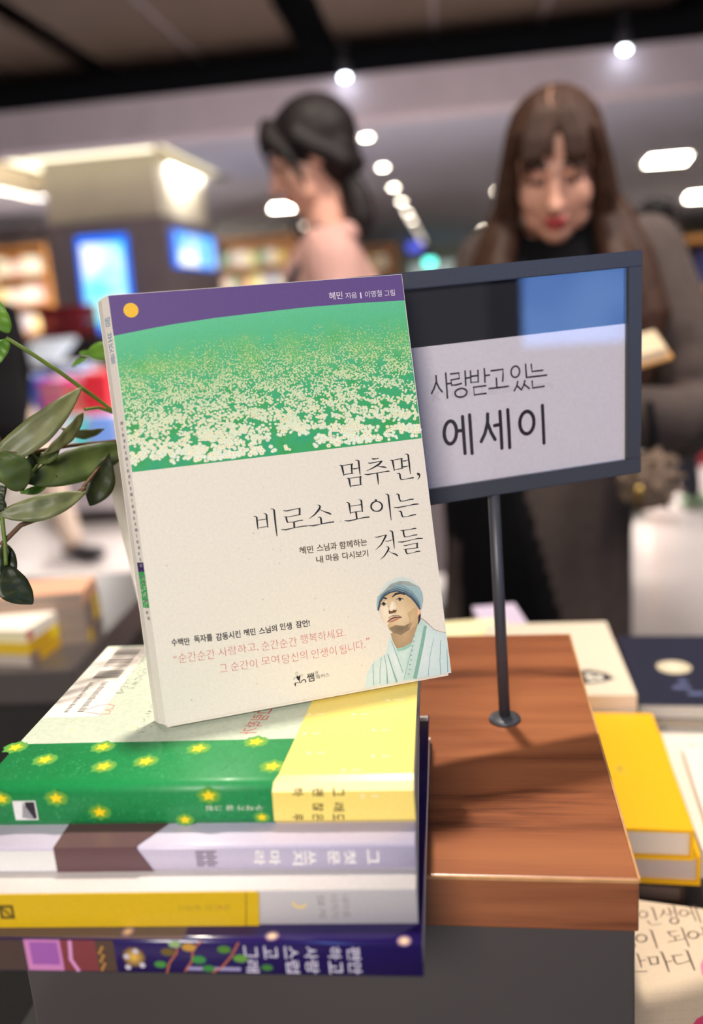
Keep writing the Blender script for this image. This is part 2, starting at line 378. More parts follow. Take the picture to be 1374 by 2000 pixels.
# dark panels of the nearer, higher ceiling, with grooves and open gaps between them
edges = [PZ(x, 0, Z_HI).dot(EX) for x in (-560, -280, -60, 0, 262, 530, 612, 846, 1072, 1328, 1400, 1650, 1900)]
pan = [(0, 1), (1, 2), (3, 4), (4, 5), (6, 7), (7, 8), (8, 9), (10, 11), (11, 12)]
struct(quick('ceiling_void', M['void'], (-14, 14, -3, 8.7, 3.9, 3.96), (-14, 14, 8.65, 8.7, Z_TOP - .1, 3.9)))
for i, j in pan:
    struct(quick('ceiling_panel', M['panel_brown'], (edges[i] + .025, edges[j] - .025, 4.2, 8.6, Z_HI, Z_HI + .05)))
for x, c in ((268, 'void'), (846, 'void'), (1073, 'void')):
    a = PZ(x, 0, Z_HI).dot(EX)
    struct(quick('ceiling_rail', M['kiosk'], (a - .02, a + .02, 4.2, 8.5, Z_HI - .01, Z_HI + .04)))

def spot(x, y, s, label):
    p = PS(x, y, s); t = thing('track_spotlight', label, 'spotlight', p)
    b = MB(); b.lathe([(0.035, 0.0), (0.05, 0.02), (0.05, 0.12), (0.03, 0.15)], 16); b.build('lamp_body', M['steel'], t)
    b = MB(); b.ball((0, -0.01, 0), (0.036, 0.036, 0.02), 12); b.build('lamp_lens', M['lamp_cold'], t)
    b = MB(); b.tube([(0, 0, .14), (0, 0, .34)], .01, 6); b.build('stem', M['steel'], t)
spot(674, 151, 7.85, 'small white spotlight above the mauve soffit near the wide dark gap')
spot(1220, 97, 7.85, 'brighter small spotlight above the mauve soffit on the upper right')

# recessed downlights: one row running away, and the odd ones
p0 = PZ(716, 267, Z_LOW); p1 = PZ(748, 326, Z_LOW); stp = p1 - p0
def downlight(p, r, m, label, group=None):
    t = thing('downlight', label, 'downlight', (p.x, p.y, Z_LOW), 0, group)
    b = MB(); b.lathe([(r, -0.012), (r, -0.004)], 20); b.build('lens', m, t)
    b = MB()
    for k in range(20):
        a0, a1 = k * math.pi / 10, (k + 1) * math.pi / 10
        b.poly([(q * math.cos(a), q * math.sin(a), -0.006) for q, a in ((r, a0), (r, a1), (r * 1.25, a1), (r * 1.25, a0))])
    b.build('rim', M['white_panel'], t)
for k in range(10):
    downlight(p0 + stp * k, 0.045, M['lamp_warm'] if k < 6 else M['lamp_dim'], 'round warm downlight in the long receding row in the grey ceiling', 'downlights in the receding row')
for x, y, r, mm, lb in ((975, 373, .07, 'lamp_warm', 'single warm downlight just left of the long brown hair'),
                        (950, 447, .12, 'lamp_warm', 'lone warm downlight lower left of the brown-haired head'),
                        (986, 448, .09, 'lamp_dim', 'dim downlight seen at the edge of the long brown hair'),
                        (900, 480, .22, 'lamp_cold', 'cool white ceiling lamp far down the hall above the sign'),
                        (600, 440, .10, 'lamp_dim', 'faint downlight under the chin of the woman in pink')):
    downlight(PZ(x, y, Z_LOW), r, M[mm], lb)
def ceiling_panel_light(px, label):
    P = [PZ(x, y, Z_LOW) for x, y in px]; c = sum(P, Vector()) / 4
    t = thing('ceiling_light', label, 'light', (c.x, c.y, Z_LOW))
    Q = [p - c for p in P]; z = Vector((0, 0, 1))
    b = MB(); b.poly([q - z * .012 for q in Q]); b.build('diffuser', M['lamp_warm'], t)
    b = MB()
    for i in range(4):
        q, r_ = Q[i], Q[(i + 1) % 4]; b.poly([q - z * .01, r_ - z * .01, r_ * 1.1 - z * .004, q * 1.1 - z * .004])
    b.build('frame', M['white_panel'], t)
ceiling_panel_light([(1272, 306), (1350, 299), (1338, 316), (1260, 322)], 'large oblong ceiling light panel at upper right, nearer of the pair')
ceiling_panel_light([(1346, 379), (1428, 371), (1420, 386), (1340, 391)], 'second oblong ceiling light panel at the right edge, lower one')
ceiling_panel_light([(532, 401), (584, 397), (580, 406), (530, 410)], 'oblong ceiling light panel just below the face of the woman in pink')
def hung_sign(name, p, w_, h_, m_, label):
    t = thing(name, label, 'sign', p, SY); b = MB(); b.box((-w_, -.02, -h_), (w_, .02, h_)); b.build('panel', M[m_], t)
    b = MB(); b.tube([(0, 0, h_), (0, 0, Z_LOW - p.z + .01)], .012, 6); b.build('rod', M['steel'], t)
hung_sign('exit_sign', PD(840, 513, 24), .14, .09, 'lamp_green', 'small glowing green sign far down the hall beyond the sign frame')
hung_sign('shop_sign', PD(811, 482, 24), .2, .12, 'lamp_blue', 'small blue lit sign beside the far end of the downlight row')
fs = PS(890, 505, 30)
o = quick('shopfront', M['far_glow'], (fs.dot(EX) - 1.5, fs.dot(EX) + 1.2, 30, 30.2, 0.0, 2.1)); tag(o, 'pale greenish lit shopfront at the far end of the hall', 'shopfront')

# charcoal cladding with two screens round the column
kio = thing('screen_kiosk', 'charcoal clad column base carrying two bright blue screens', 'kiosk', shop((ca0 + ca1) / 2, CS, 0))
kio_inv = Matrix.Translation(-kio.location)
def kid(o): o.parent = kio; o.matrix_parent_inverse = kio_inv; return o
kid(quick('cladding', M['kiosk'], (ca0, ca1, CS, CS + .055, 0, cz), (ca1 - .055, ca1, CS + .055, cs1, 0, cz), (ca0, ca0 + .035, CS + .055, cs1, 0, cz), (ca0 + .035, ca1 - .055, cs1 - .05, cs1, 0, cz)))
def quadslab(name, P, off, m, inset=0.0):
    c = sum(P, Vector()) / 4; n = (P[1] - P[0]).cross(P[3] - P[0]).normalized()
    if n.dot(CAMP - c) < 0: n = -n
    P = [c + (p - c) * (1 - inset) for p in P]
    b = MB(); lo = [b.bm.verts.new(p) for p in P]; hi = [b.bm.verts.new(p + n * off) for p in P]
    b.face(hi); b.face(lo[::-1])
    for i in range(4): b.face([lo[i], lo[(i + 1) % 4], hi[(i + 1) % 4], hi[i]])
    return kid(b.build(name, m))
s1 = [PS(x, y, CS) for x, y in ((150, 464), (247, 457), (266, 645), (171, 652))]
f1 = quadslab('screen', s1, .03, M['screen_edge']); f1['label'] = 'tall portrait screen with blue border'
q1 = quadslab('display', s1, .034, M['screen_core'], .16); q1.parent = f1; q1.matrix_parent_inverse = Matrix()
s2 = [on_a(x, y, ca1) for x, y in ((334, 448), (414, 466), (420, 527), (340, 520))]
f2 = quadslab('screen', s2, .03, M['screen_edge']); f2['label'] = 'smaller landscape screen on the side face'
q2 = quadslab('display', s2, .034, M['screen_white'], .10); q2.parent = f2; q2.matrix_parent_inverse = Matrix()

# ------------------------------------------------------------------ bookcases and display islands far behind
bmesh_book = MB(); bmesh_book.box((-.5, -.5, 0), (.5, .5, 1)); BOOK0 = bmesh_book.build('book', M['books'])
BOOKS_USED = [False]
def far_book(loc, size, col, label, group, rotz=SY, name='book'):
    if BOOKS_USED[0]: o = BOOK0.copy(); COL.objects.link(o)
    else: o = BOOK0; BOOKS_USED[0] = True
    o.name = name; o.location = loc; o.scale = size; o.rotation_euler = (0, 0, rotz); o.color = lin(col)
    return tag(o, label, 'book', group)
PAL = [(232, 224, 208), (240, 232, 220), (214, 168, 150), (236, 206, 120), (150, 160, 190), (206, 196, 190), (224, 150, 120), (120, 150, 120), (96, 84, 110), (236, 214, 196), (180, 90, 80), (230, 222, 150), (190, 178, 168)]
def bookcase(a0, a1, s, H, zs, label, group, blabel, cols, wood='shelf', depth=.32, bw=.15, header=None):
    t = thing('bookcase', label, 'bookcase', shop((a0 + a1) / 2, s, 0), SY)
    W = (a1 - a0) / 2; th = .04
    def part(nm, mm, *bx):
        b = MB()
        for q in bx: b.box(*q)
        return b.build(nm, mm, t)
    part('side_panel', M[wood], ((-W, 0, 0), (-W + th, depth, H))); part('side_panel', M[wood], ((W - th, 0, 0), (W, depth, H)))
    part('back_panel', M[wood], ((-W + th, depth - .02, 0), (W - th, depth, H)))
    part('top_panel', M[wood], ((-W + th, 0, H - th), (W - th, depth - .02, H)))
    if header: part('header', M['cabinet'], ((-W, -.03, H), (W, depth, H + header)))
    for z in zs:
        part('shelf', M[wood], ((-W + th, 0, z - .03), (W - th, depth - .02, z)))
        x = -W + th + .03
        while x + bw < W - th:
            bwv = bw * random.uniform(.75, 1.1); h = random.uniform(.19, .26)
            p = shop((a0 + a1) / 2, s) + EX * (x + bwv / 2) + EY * (depth * .5)
            far_book((p.x, p.y, z), (bwv * .94, random.uniform(.12, .2), h), random.choice(cols), blabel, group)
            x += bwv + .004
    return t
aL, aR = sa(PS(418, 500, 13.5)), sa(PS(578, 500, 13.5)); hh = PS(500, 462, 13.5).z
bookcase(aL, aR, 13.5, hh, (hh - .42, hh - .80, hh - 1.2, hh - 1.6), 'honey oak bookcase between the column and the woman in pink', 'books in the oak bookcase right of the column',
         'blurred book standing in the oak bookcase right of the column', PAL, header=.25)
aL2, aR2 = sa(PS(-60, 520, 12.5)), sa(PS(92, 520, 12.5)); hh2 = PS(40, 480, 12.5).z
bookcase(aL2, aR2, 12.5, hh2, (hh2 - .40, hh2 - .80, hh2 - 1.2), 'oak bookcase left of the charcoal clad column', 'books in the oak bookcase left of the column',
         'blurred book standing in the oak bookcase left of the column', [(236, 214, 150), (240, 232, 214), (226, 190, 180), (214, 110, 90), (236, 226, 200), (200, 190, 196)], header=.25)
aL3, aR3 = sa(PS(700, 520, 15)), sa(PS(775, 520, 15)); hh3 = PS(740, 478, 15).z
bookcase(aL3, aR3, 15, hh3, (hh3 - .40, hh3 - .80), 'oak bookcase just right of the pink coat', 'books in the oak bookcase beside the pink coat',
         'blurred book standing in the bookcase beside the pink coat', [(236, 226, 200), (240, 232, 214), (230, 214, 170)])
aL4, aR4 = sa(PS(1298, 600, 6.2)), sa(PS(1298, 600, 6.2)) + 1.5
z4 = [PS(1350, y, 6.2).z for y in (560, 650, 770)]
bookcase(aL4, aR4, 6.2, PS(1340, 462, 6.2).z, z4, 'bookcase along the right edge behind the brown coat', 'books in the bookcase at the right edge',
         'blurred book standing in the bookcase at the right edge', [(240, 240, 232), (236, 232, 214), (60, 64, 120), (200, 190, 186), (226, 170, 130), (228, 222, 220)], 'shelf')

def island(name, label, a0, a1, s0, s1, H, m, base=.09):
    t = thing(name, label, 'display table', shop((a0 + a1) / 2, (s0 + s1) / 2, 0), SY)
    W, D = (a1 - a0) / 2, (s1 - s0) / 2
    b = MB(); b.box((-W, -D, base), (W, D, H - .04)); b.build('body', m, t)
    b = MB(); b.box((-W - .02, -D - .02, H - .04), (W + .02, D + .02, H)); b.build('tabletop', M['white_panel'], t)
    b = MB(); b.box((-W + .06, -D + .06, 0), (W - .06, D - .06, base)); b.build('shadow_gap_base', M['black_table'], t)  # recessed base painted black to carry the shadow gap under the island
    return t
S1 = PZ(160, 1024, 0).dot(EY)
ia0, ia1 = sa(PS(70, 900, S1)), sa(PS(420, 900, S1)); iH = PS(150, 812, S1).z
island('display_island', 'white display island on the left heaped with colourful books', ia0, ia1, S1, S1 + .9, iH, M['white_panel'])
def stack_at(a, s, z, n, cols, size, label, group, dz=.028, name='book'):
    for k in range(n):
        far_book(shop(a + random.uniform(-.008, .008), s, z + k * dz), (size[0], size[1], dz * .96), cols[k % len(cols)], label, group, SY + random.uniform(-.05, .05), name)
def aa(x, s): return sa(PS(x, 750, s))
ST = [(62, .12, 9, [(40, 90, 190), (30, 70, 170)], 'blue book in the blue pile on the white island', 'blue books on the white island'),
      (112, .14, 8, [(170, 60, 130), (200, 70, 140), (190, 150, 110)], 'magenta book in the mixed pile on the white island', 'magenta books on the white island'),
      (150, .16, 7, [(190, 40, 90), (220, 160, 110), (190, 50, 70)], 'crimson book in the middle pile on the white island', 'crimson books on the white island'),
      (196, .14, 9, [(205, 30, 50), (190, 24, 40)], 'bright red book in the pile by the standing paperback', 'red books on the white island'),
      (150, .50, 10, [(110, 140, 190), (230, 235, 245), (190, 205, 235)], 'pale blue book in the rear pile on the white island', 'pale blue books on the white island'),
      (225, .45, 8, [(90, 130, 210), (70, 110, 190)], 'mid blue book in the rear pile by the paperback', 'mid blue books on the white island')]
for x, ds, n, cols, lb, gp in ST: stack_at(aa(x, S1 + ds), S1 + ds, iH, n, cols, (.16, .21), lb, gp)
# lower books faced out against the front of the island
for x0, c, lb in ((150, (90, 200, 205), 'teal book standing at the front of the white island'), (206, (110, 150, 225), 'sky blue book standing at the front of the white island'),
                  (122, (226, 220, 232), 'lilac-white book standing at the front of the white island')):
    p = PS(x0, 868, S1 - .06); far_book((p.x, p.y, PS(x0, 895, S1 - .06).z), (.15, .03, .26), c, lb, None)
fr = PS(140, 905, S1 - .06).z
o = quick('display_ledge', M['white_panel'], (ia0, ia1, S1 - .12, S1 - .001, PS(140, 895, S1).z - .05, PS(140, 895, S1 - .06).z - .002)); tag(o, 'white ledge along the front of the display island', 'ledge')
# maroon crates beneath the screen, on a farther dark table
S2 = 7.2
mz = PS(120, 662, S2).z
o = quick('side_table', M['black_table'], (sa(PS(40, 650, S2)), sa(PS(240, 650, S2)), S2 - .02, S2 + .7, 0, mz)); tag(o, 'low dark table in front of the screen column', 'table')
for k, (x0, x1) in enumerate(((78, 118), (124, 162))):
    for j in range(2):
        a0, a1 = sa(PS(x0, 640, S2)), sa(PS(x1, 640, S2)); h = (PS(120, 596, S2).z - mz) / 2
        o = quick('gift_box', M['books'], (a0, a1, S2 + .02, S2 + .34, mz + j * h, mz + (j + 1) * h - .006)); o.color = lin((140, 30, 40))
        tag(o, 'maroon box, %s of the %s pair under the tall screen' % (('lower', 'upper')[j], ('left', 'right')[k]), 'box', 'maroon boxes under the screen')
p = PD(92, 690, 6.2); o = MB(); o.bevbox((-.16, -.2, 0), (.16, .2, .03), .004); o = o.build('magazine', M['books'], None, p, SY); o.color = lin((214, 226, 244)); o.rotation_euler.x = R(20)
tag(o, 'glossy pale magazine tilted on the stand left of the standing paperback', 'magazine')
o = quick('magazine_stand', M['kiosk'], (sa(p) - .2, sa(p) + .3, p.dot(EY) - .02, p.dot(EY) + .25, 0, p.z - .08)); tag(o, 'dark magazine stand beyond the white island', 'stand')
# red boxes low on the right
for k in range(3):
    a0 = sa(PS(1338 + 26 * k, 900, 5.9)); z0, z1 = PS(1350, 948, 5.9).z, PS(1350, 836, 5.9).z
    o = quick('gift_box', M['books'], (a0, a0 + .085, 5.9, 6.1, z0, z1)); o.color = lin((150, 22, 34))
    tag(o, 'upright red box in the row low on the right edge', 'box', 'red boxes low on the right')
o = quick('low_shelf', M['shelf'], (aL4, aL4 + 1.5, 5.86, 6.18, z0 - .05, z0)); tag(o, 'low shelf carrying the upright red boxes', 'shelf')
for k, q in enumerate(((0.0, .05), (1.45, 1.5))): pass
o = quick('shelf_base', M['white_panel'], (aL4 + .02, aL4 + 1.48, 5.9, 6.16, 0, z0 - .052), parent=o)
# dark cabinet behind the sign
S3 = PZ(1000, 1236, 0).dot(EY)
ka0, ka1 = sa(PS(897, 1100, S3)), sa(PS(1150, 1100, S3))
cab = thing('display_cabinet', 'dark brown display cabinet standing behind the sign post', 'cabinet', shop((ka0 + ka1) / 2, S3 + .25, 0), SY)
kw = (ka1 - ka0) / 2; kz = PS(960, 1112, S3).z
b = MB(); b.box((-kw, -.25, 0), (kw, .25, kz)); b.build('body', M['cabinet'], cab)
b = MB(); b.bevbox((-kw - .5, -.3, kz), (kw + .1, .3, kz + .34), .006); b.build('upper_case', M['kiosk'], cab)
for x in (1020, 1051):
    q = PS(x, 1113, S3); b = MB(); b.ball((sa(q) - (ka0 + ka1) / 2, -.31, kz + .03), .012, 10); b.build('knob', M['brass'], cab)

# ------------------------------------------------------------------ the display plinth with its walnut top
ZW, ZG = 1.0235, 1.0875
WYAW = R(-8.6)
wc = PZ(1250, 1718, ZW)                                    # front right corner of the walnut top
WLOC = (wc.x, wc.y, 0)
WM = wm(WLOC, WYAW); WI = WM.inverted()
pl = thing('display_plinth', 'dark grey display plinth with a thick walnut top, carrying the book stack and sign', 'plinth', WLOC, WYAW)
WD = (WI @ PZ(1112, 1237, ZW)).y; WW = 0.304
b = MB(); b.bevbox((-WW, 0, ZW - .027), (0, WD, ZW), .0012); wt = b.build('walnut_top', [M['walnut']], pl)
b = MB(); b.box((-WW + .0004, -.0006, ZW - .0016), (-.0004, .0006, ZW - .0002)); b.box((-.0006, .0004, ZW - .0016), (.0006, WD - .0004, ZW - .0002)); b.build('edge_banding', M['edge'], pl)
b = MB(); b.bevbox((-WW + .004, .004, .851), (-.0012, WD - .004, ZW - .027), .001); b.build('plinth_body', M['plinth'], pl)

# ------------------------------------------------------------------ the stack of four lying books, spines to the front
def lying_book(name, label, loc, yaw, L, D, T, prof_cols, pm, group, hard=False, inset=0.0015, strip=None, r=.004, extra=None):
    """spine on the plane y = 0, right end at x = 0; the cover is one wrap-round sheet, the pages a block inside."""
    t = thing(name, label, 'book', loc, yaw, group)
    c = .0009 if not hard else .0024
    cs, ct = prof_cols
    ys = strip if strip else D
    out = [(D, T), (ys, T), (r, T), (r * .35, T - r * .22), (0, T - r), (0, r * .6), (r * .4, 0), (D, 0)]
    inn = [(D, c), (c + .0006, c), (c + .0006, T - c), (D, T - c)]
    b = MB(); cols = [ct, cs, cs, cs, cs, cs, cs]
    A = [b.bm.verts.new((-L, y, z)) for y, z in out]; B = [b.bm.verts.new((0, y, z)) for y, z in out]
    A2 = [b.bm.verts.new((-L, y, z)) for y, z in inn]; B2 = [b.bm.verts.new((0, y, z)) for y, z in inn]
    for i in range(7): b.face([A[i], A[i + 1], B[i + 1], B[i]], cols[i], smooth=1 <= i <= 4)
    for i in range(3): b.face([A2[i], A2[i + 1], B2[i + 1], B2[i]], (236, 230, 218))
    b.face([A[7], A2[0], B2[0], B[7]], cs); b.face([A[0], A2[3], B2[3], B[0]], ct)
    for X, X2, flip in ((A, A2, 0), (B, B2, 1)):
        for q in ([X[0], X[1], X2[3]], [X[1], X[2], X2[2], X2[3]], [X[2], X[3], X[4], X2[2]], [X[4], X[5], X2[1], X2[2]], [X[5], X[6], X[7], X2[0], X2[1]]):
            b.face(q, cs if q[0] is not X[0] else ct)
    sp = Print(b, (0, 0, 0), (1, 0, 0), (0, 0, 1), (0, -1, 0)); tp = Print(b, (0, 0, T), (1, 0, 0), (0, 1, 0), (0, 0, 1))
    if extra: extra(sp, tp, wm(loc, yaw).inverted())
    b.build('cover', M[pm], t)
    b = MB(); b.box((-L + inset, c + .0008, c + .0002), (-inset, D - inset - .001, T - c - .0002)); b.build('page_block', M['pages'], t)
    return t
GYAW = R(-6.5); LYAW = R(-6.0)
L1 = PZ(806, 1523, ZG)
ZL = [ZG, 1.0676, 1.0560, 1.0398, ZW]
def col_text(sp, body, x, z_top, z_bot, w, colr, bold=0.0, lay=2):
    """a line of upright letters turned so that their heads point to +x; it runs down the spine"""
    sp.text(body, (x - w, z_top), (0, z_bot - z_top), (w, 0), colr, lay, bold)

# top book: green jacket, pale back cover with a printed white strip, yellow band round the right end
def star(p, u, v, r, sq=1.0, rot=0.0):
    p.fan([(u + r * 1.6 * math.cos(k * math.pi / 8) * (1 + .16 * math.sin(k * 2.7)), v + sq * r * 1.45 * math.sin(k * math.pi / 8) * (1 + .16 * math.cos(k * 3.1))) for k in range(16)], (66, 152, 64), (160, 184, 40), 1.6)
    p.poly([(u + (r if k % 2 == 0 else r * .46) * math.sin(rot + k * math.pi / 5), v + sq * (r if k % 2 == 0 else r * .46) * math.cos(rot + k * math.pi / 5)) for k in range(10)], (255, 216, 24), 3)
GL, GD, GT = 0.1860, 0.152, ZL[0] - ZL[1]
GLOC = (L1.x, L1.y - .0005, ZL[1])
OBX = None
STRIP = (wm(GLOC, GYAW).inverted() @ PZ(400, 1446, ZG)).y
def green_print(sp, tp, inv):
    top = lambda x, y: (lambda q: (max(-GL + .0003, min(-.0002, q.x)), q.y))(inv @ PZ(x, y, ZG))
    def spi(x, y):                                         # spine plane through the book's front
        d = ray(x, y); n = (wm(GLOC, GYAW).to_3x3() @ Vector((0, 1, 0))); q = CAMP + d * ((Vector(GLOC) - CAMP).dot(n) / d.dot(n)); q = inv @ q; return (q.x, q.z)
    x0 = -GL + .0004
    tp.poly([(x0, .062), (x0 + .029, .062), (x0 + .027, GD - .003), (x0, GD - .003)], (240, 228, 218), 1)
    # bar code and small lines on the white strip
    random.seed(5); v = GD - .007
    while v > .106:
        wd = random.choice((.0004, .0006, .001, .0015)); dk = random.choice(((70, 62, 58), (96, 88, 82), (140, 130, 122)))
        if not .118 < v < .121: tp.rect(x0 + .008, v - wd, x0 + .0225, v, dk, 2)
        v -= wd + random.choice((.0005, .0008, .0011))
    for x in (x0 + .0085, x0 + .0155):
        for k in range(22):
            v = .102 - k * .0016; tp.rect(x, v - .0009, x + (.0036 if x > x0 + .01 else .0024) * random.uniform(.7, 1), v, (118, 108, 104), 2)
    # grey handwritten-looking lines of the blurb
    for (x0, y0, x1, y1) in ((290, 1262, 258, 1350), (276, 1284, 228, 1360), (300, 1288, 262, 1340), (306, 1370, 268, 1436), (308, 1400, 292, 1424), (246, 1340, 230, 1358)):
        p, q = Vector(top(x0, y0)), Vector(top(x1, y1)); n = int((q - p).length / .0042) + 2
        for k in range(n):
            s0 = p.lerp(q, k / n)
            for j in range(3):
                o = Vector((random.uniform(-.0016, .0016), random.uniform(-.001, .001))); e = Vector((random.uniform(-.0016, .0016), random.uniform(-.0012, .0012)))
                tp.ribbon([s0 + o, s0 + o + e], (128, 124, 112), 2, .00032)
    # pale heart-shaped pink line
    H = [top(x, y) for x, y in ((165, 1388), (190, 1379), (212, 1375), (223, 1378), (220, 1384), (206, 1387), (216, 1389), (214, 1394), (196, 1395), (168, 1391))]
    tp.ribbon(H, (226, 150, 140), 2, .0006)
    for x, y in ((258, 1271), (176, 1368), (296, 1360), (262, 1419), (140, 1425), (254, 1319)):
        u, v = top(x, y); tp.fan([(u + .0042 * math.cos(k * .785), v + .004 * math.sin(k * .785)) for k in range(8)], (222, 222, 196), (246, 232, 176), .5)
    for k in range(1500):
        u = random.uniform(-GL + .001, -.062); ang = .9 if (int((u + 1) * 130) % 2) else -.9
        c_ = random.choice(((22, 120, 62), (18, 106, 54), (52, 160, 96), (70, 172, 112), (36, 146, 80)))
        if k % 5 < 3:
            v = random.uniform(.0052, STRIP - .0012); tp.ribbon([(u, v), (u + .0007, v + .0009 * math.copysign(1, ang))], c_, 1.05 + (k % 17) * .03, .00022)
        else:
            v = random.uniform(.002, GT - .0055); sp.ribbon([(u, v), (u + .0007, v + .0008 * math.copysign(1, ang))], c_, 1.05 + (k % 17) * .03, .00022)
    for x, y in ((88, 1484), (201, 1459), (203, 1497), (285, 1487), (388, 1462), (500, 1449), (532, 1497), (30, 1460)):
        u, v = top(x, y); star(tp, u, v, .0036, 1.0, .2)
    tp.text('그림작가', top(538, 1384), Vector(top(500, 1434)) - Vector(top(538, 1384)), Vector(top(506, 1384)) - Vector(top(538, 1384)) + Vector((0, 0)), (206, 90, 84), 2, .0)
    for x, y, r in ((110, 1559, .0042), (195, 1586, .0040), (408, 1554, .0042), (362, 1601, .0032), (512, 1596, .0028), (3, 1560, .0038)):
        u, v = spi(x, y); star(sp, u, v, r * .8, .8)
    # publisher's little square
    u0, v1 = spi(24, 1564); u1, v0 = spi(76, 1601)
    sp.rect(u0, v0, u1, v1, (226, 224, 220), 4); m_ = (u0 + u1) / 2
    sp.poly([(m_ + .0008, v0 + .0006), (u1 - .0006, v0 + .0006), (u1 - .0006, v1 - .0006), (m_ + .0002, v1 - .0006)], (40, 36, 44), 5)
    sp.poly([(m_ - .0006, v1 - .0008), (u1 - .002, v0 + .001), (m_ + .0012, v0 + .0006), (m_ - .002, v0 + .0012)], (150, 148, 150), 6)
    # author line, upside down as the book lies
    ua, va = spi(514, 1572); ub, vb = spi(404, 1583)
    sp.text('구작가 글 그림', (ua, va), (ub - ua, 0), (0, vb - va), (206, 216, 190), 4, .01)
gb = lying_book('picture_book', 'book in green starry jacket with yellow paper band, topmost of the lying stack', GLOC, GYAW, GL, GD, GT, ((30, 138, 74), (196, 204, 184)), 'fuzzy', 'books lying in the front stack', hard=True, strip=STRIP, r=.0045, extra=green_print)
# the yellow band
gi = wm(GLOC, GYAW).inverted()
ox0 = (gi @ PZ(556, 1480, ZG)).x; e = .0005
b = MB(); prof = [(GD + e, GT + e), (.0045, GT + e), (.0014, GT - .0008), (-e, GT - .0042), (-e, .0024), (.0016, -.0001), (.02, -.0001)]
yl = (248, 222, 118)
skew = [.0105, 0, -.0016, -.0022, -.0026, -.002, -.001]
A = [b.bm.verts.new((ox0 + skew[i], y, z)) for i, (y, z) in enumerate(prof)]; B = [b.bm.verts.new((.0003, y, z)) for y, z in prof]
for i in range(6): b.face([A[i], A[i + 1], B[i + 1], B[i]], yl)
sp = Print(b, (0, -e, 0), (1, 0, 0), (0, 0, 1), (0, -1, 0)); tp = Print(b, (0, 0, GT + e), (1, 0, 0), (0, 1, 0), (0, 0, 1))
def sx(x, y):
    d = ray(x, y); n = (wm(GLOC, GYAW).to_3x3() @ Vector((0, 1, 0))); q = gi @ (CAMP + d * ((Vector(GLOC) - CAMP).dot(n) / d.dot(n))); return (q.x, q.z)
for words, x in ((('그', '래', '도'), 672), (('괜', '찮', '은'), 632), (('하', None, '루'), 592)):
    for k, ch in enumerate(words):
        if not ch: continue
        yy = (1537, 1566, 1588)[k]; u1, v1 = sx(x, yy); u0, v0 = sx(x - 20, yy + (17 if k < 2 else 13)); v0 = max(v0, .0014)
        sp.text(ch, (u0, v1), (0, v0 - v1), (u1 - u0, 0), (66, 52, 34), 2, .012)
for x, y in ((600, 1399), (686, 1399), (754, 1371), (590, 1437), (726, 1430), (598, 1475), (724, 1481), (666, 1509)):
    q = gi @ PZ(x, y, ZG); tp.poly([(q.x, q.y), (q.x + .0022, q.y), (q.x + .001, q.y + .0024)], (255, 246, 200), 2); tp.rect(q.x + .0045, q.y + .0004, q.x + .0085, q.y + .0011, (255, 246, 200), 2)
u, v = sx(704, 1557); sp.poly([(u, v), (u + .0022, v), (u + .001, v + .0022)], (250, 236, 180), 2); sp.rect(u + .0045, v + .0004, u + .008, v + .0011, (250, 236, 180), 2)
b.build('paper_band', M['satin'], gb)

def spine_px(loc, yaw):
    I = wm(loc, yaw).inverted(); n = wm(loc, yaw).to_3x3() @ Vector((0, 1, 0))
    def f(x, y): q = I @ (CAMP + ray(x, y) * ((Vector(loc) - CAMP).dot(n) / ray(x, y).dot(n))); return (q.x, q.z)
    return f
# second book: lavender, mauve band between white and lavender
L2 = PZ(811, 1648, ZL[1]); LLOC = (L2.x, L2.y, ZL[2]); LT = ZL[1] - ZL[2]
def lav_print(sp, tp, inv):
    f = spine_px(LLOC, LYAW)
    sp.rect(-.2045, .0008, f(108, 1670)[0], LT - .0012, (226, 224, 222), 1)
    for k, ch in enumerate('그첫문쓰지마라'):
        xr = (741, 696, 664, 618, 593, 548, 518)[k]
        u1 = f(xr, 1680)[0]; u0 = f(xr - 22, 1680)[0]
        sp.text(ch, (u0, LT * .80), (0, -LT * .58), (u1 - u0, 0), (244, 238, 232), 2, .015)
    for x in (414, 393):
        u = f(x, 1680)[0]
        for k in range(6): sp.rect(u - .002, LT * (.2 + .11 * k), u + .0012 * (1 + k % 2), LT * (.27 + .11 * k), (120, 106, 122), 2)
lb_ = lying_book('paperback_book', 'lavender paperback with a dark mauve band, second in the front stack', LLOC, LYAW, .205, .142, LT, ((196, 186, 206), (206, 198, 212)), 'satin', 'books lying in the front stack', r=.0018, extra=lav_print)
f = spine_px(LLOC, LYAW); b = MB()
x0, x1 = f(108, 1675)[0], f(266, 1655)[0]; e = .0004
b.box((x0, -e, .0004), (x1, .0, LT + e), (100, 70, 74)); b.box((x0, 0, LT), (x1, .138, LT + e), (100, 70, 74))
sp = Print(b, (0, -e, 0), (1, 0, 0), (0, 0, 1), (0, -1, 0))
sp.poly([(x1, .0004), (x1 + .0062, .0004), (x1, LT)], (100, 70, 74), 0); tp = Print(b, (0, 0, LT + e), (1, 0, 0), (0, 1, 0), (0, 0, 1))
tp.poly([(x1, 0), (x1 + .03, .05), (x1 + .03, .138), (x1, .138)], (100, 70, 74), 0)
b.build('paper_band', M['satin'], lb_)
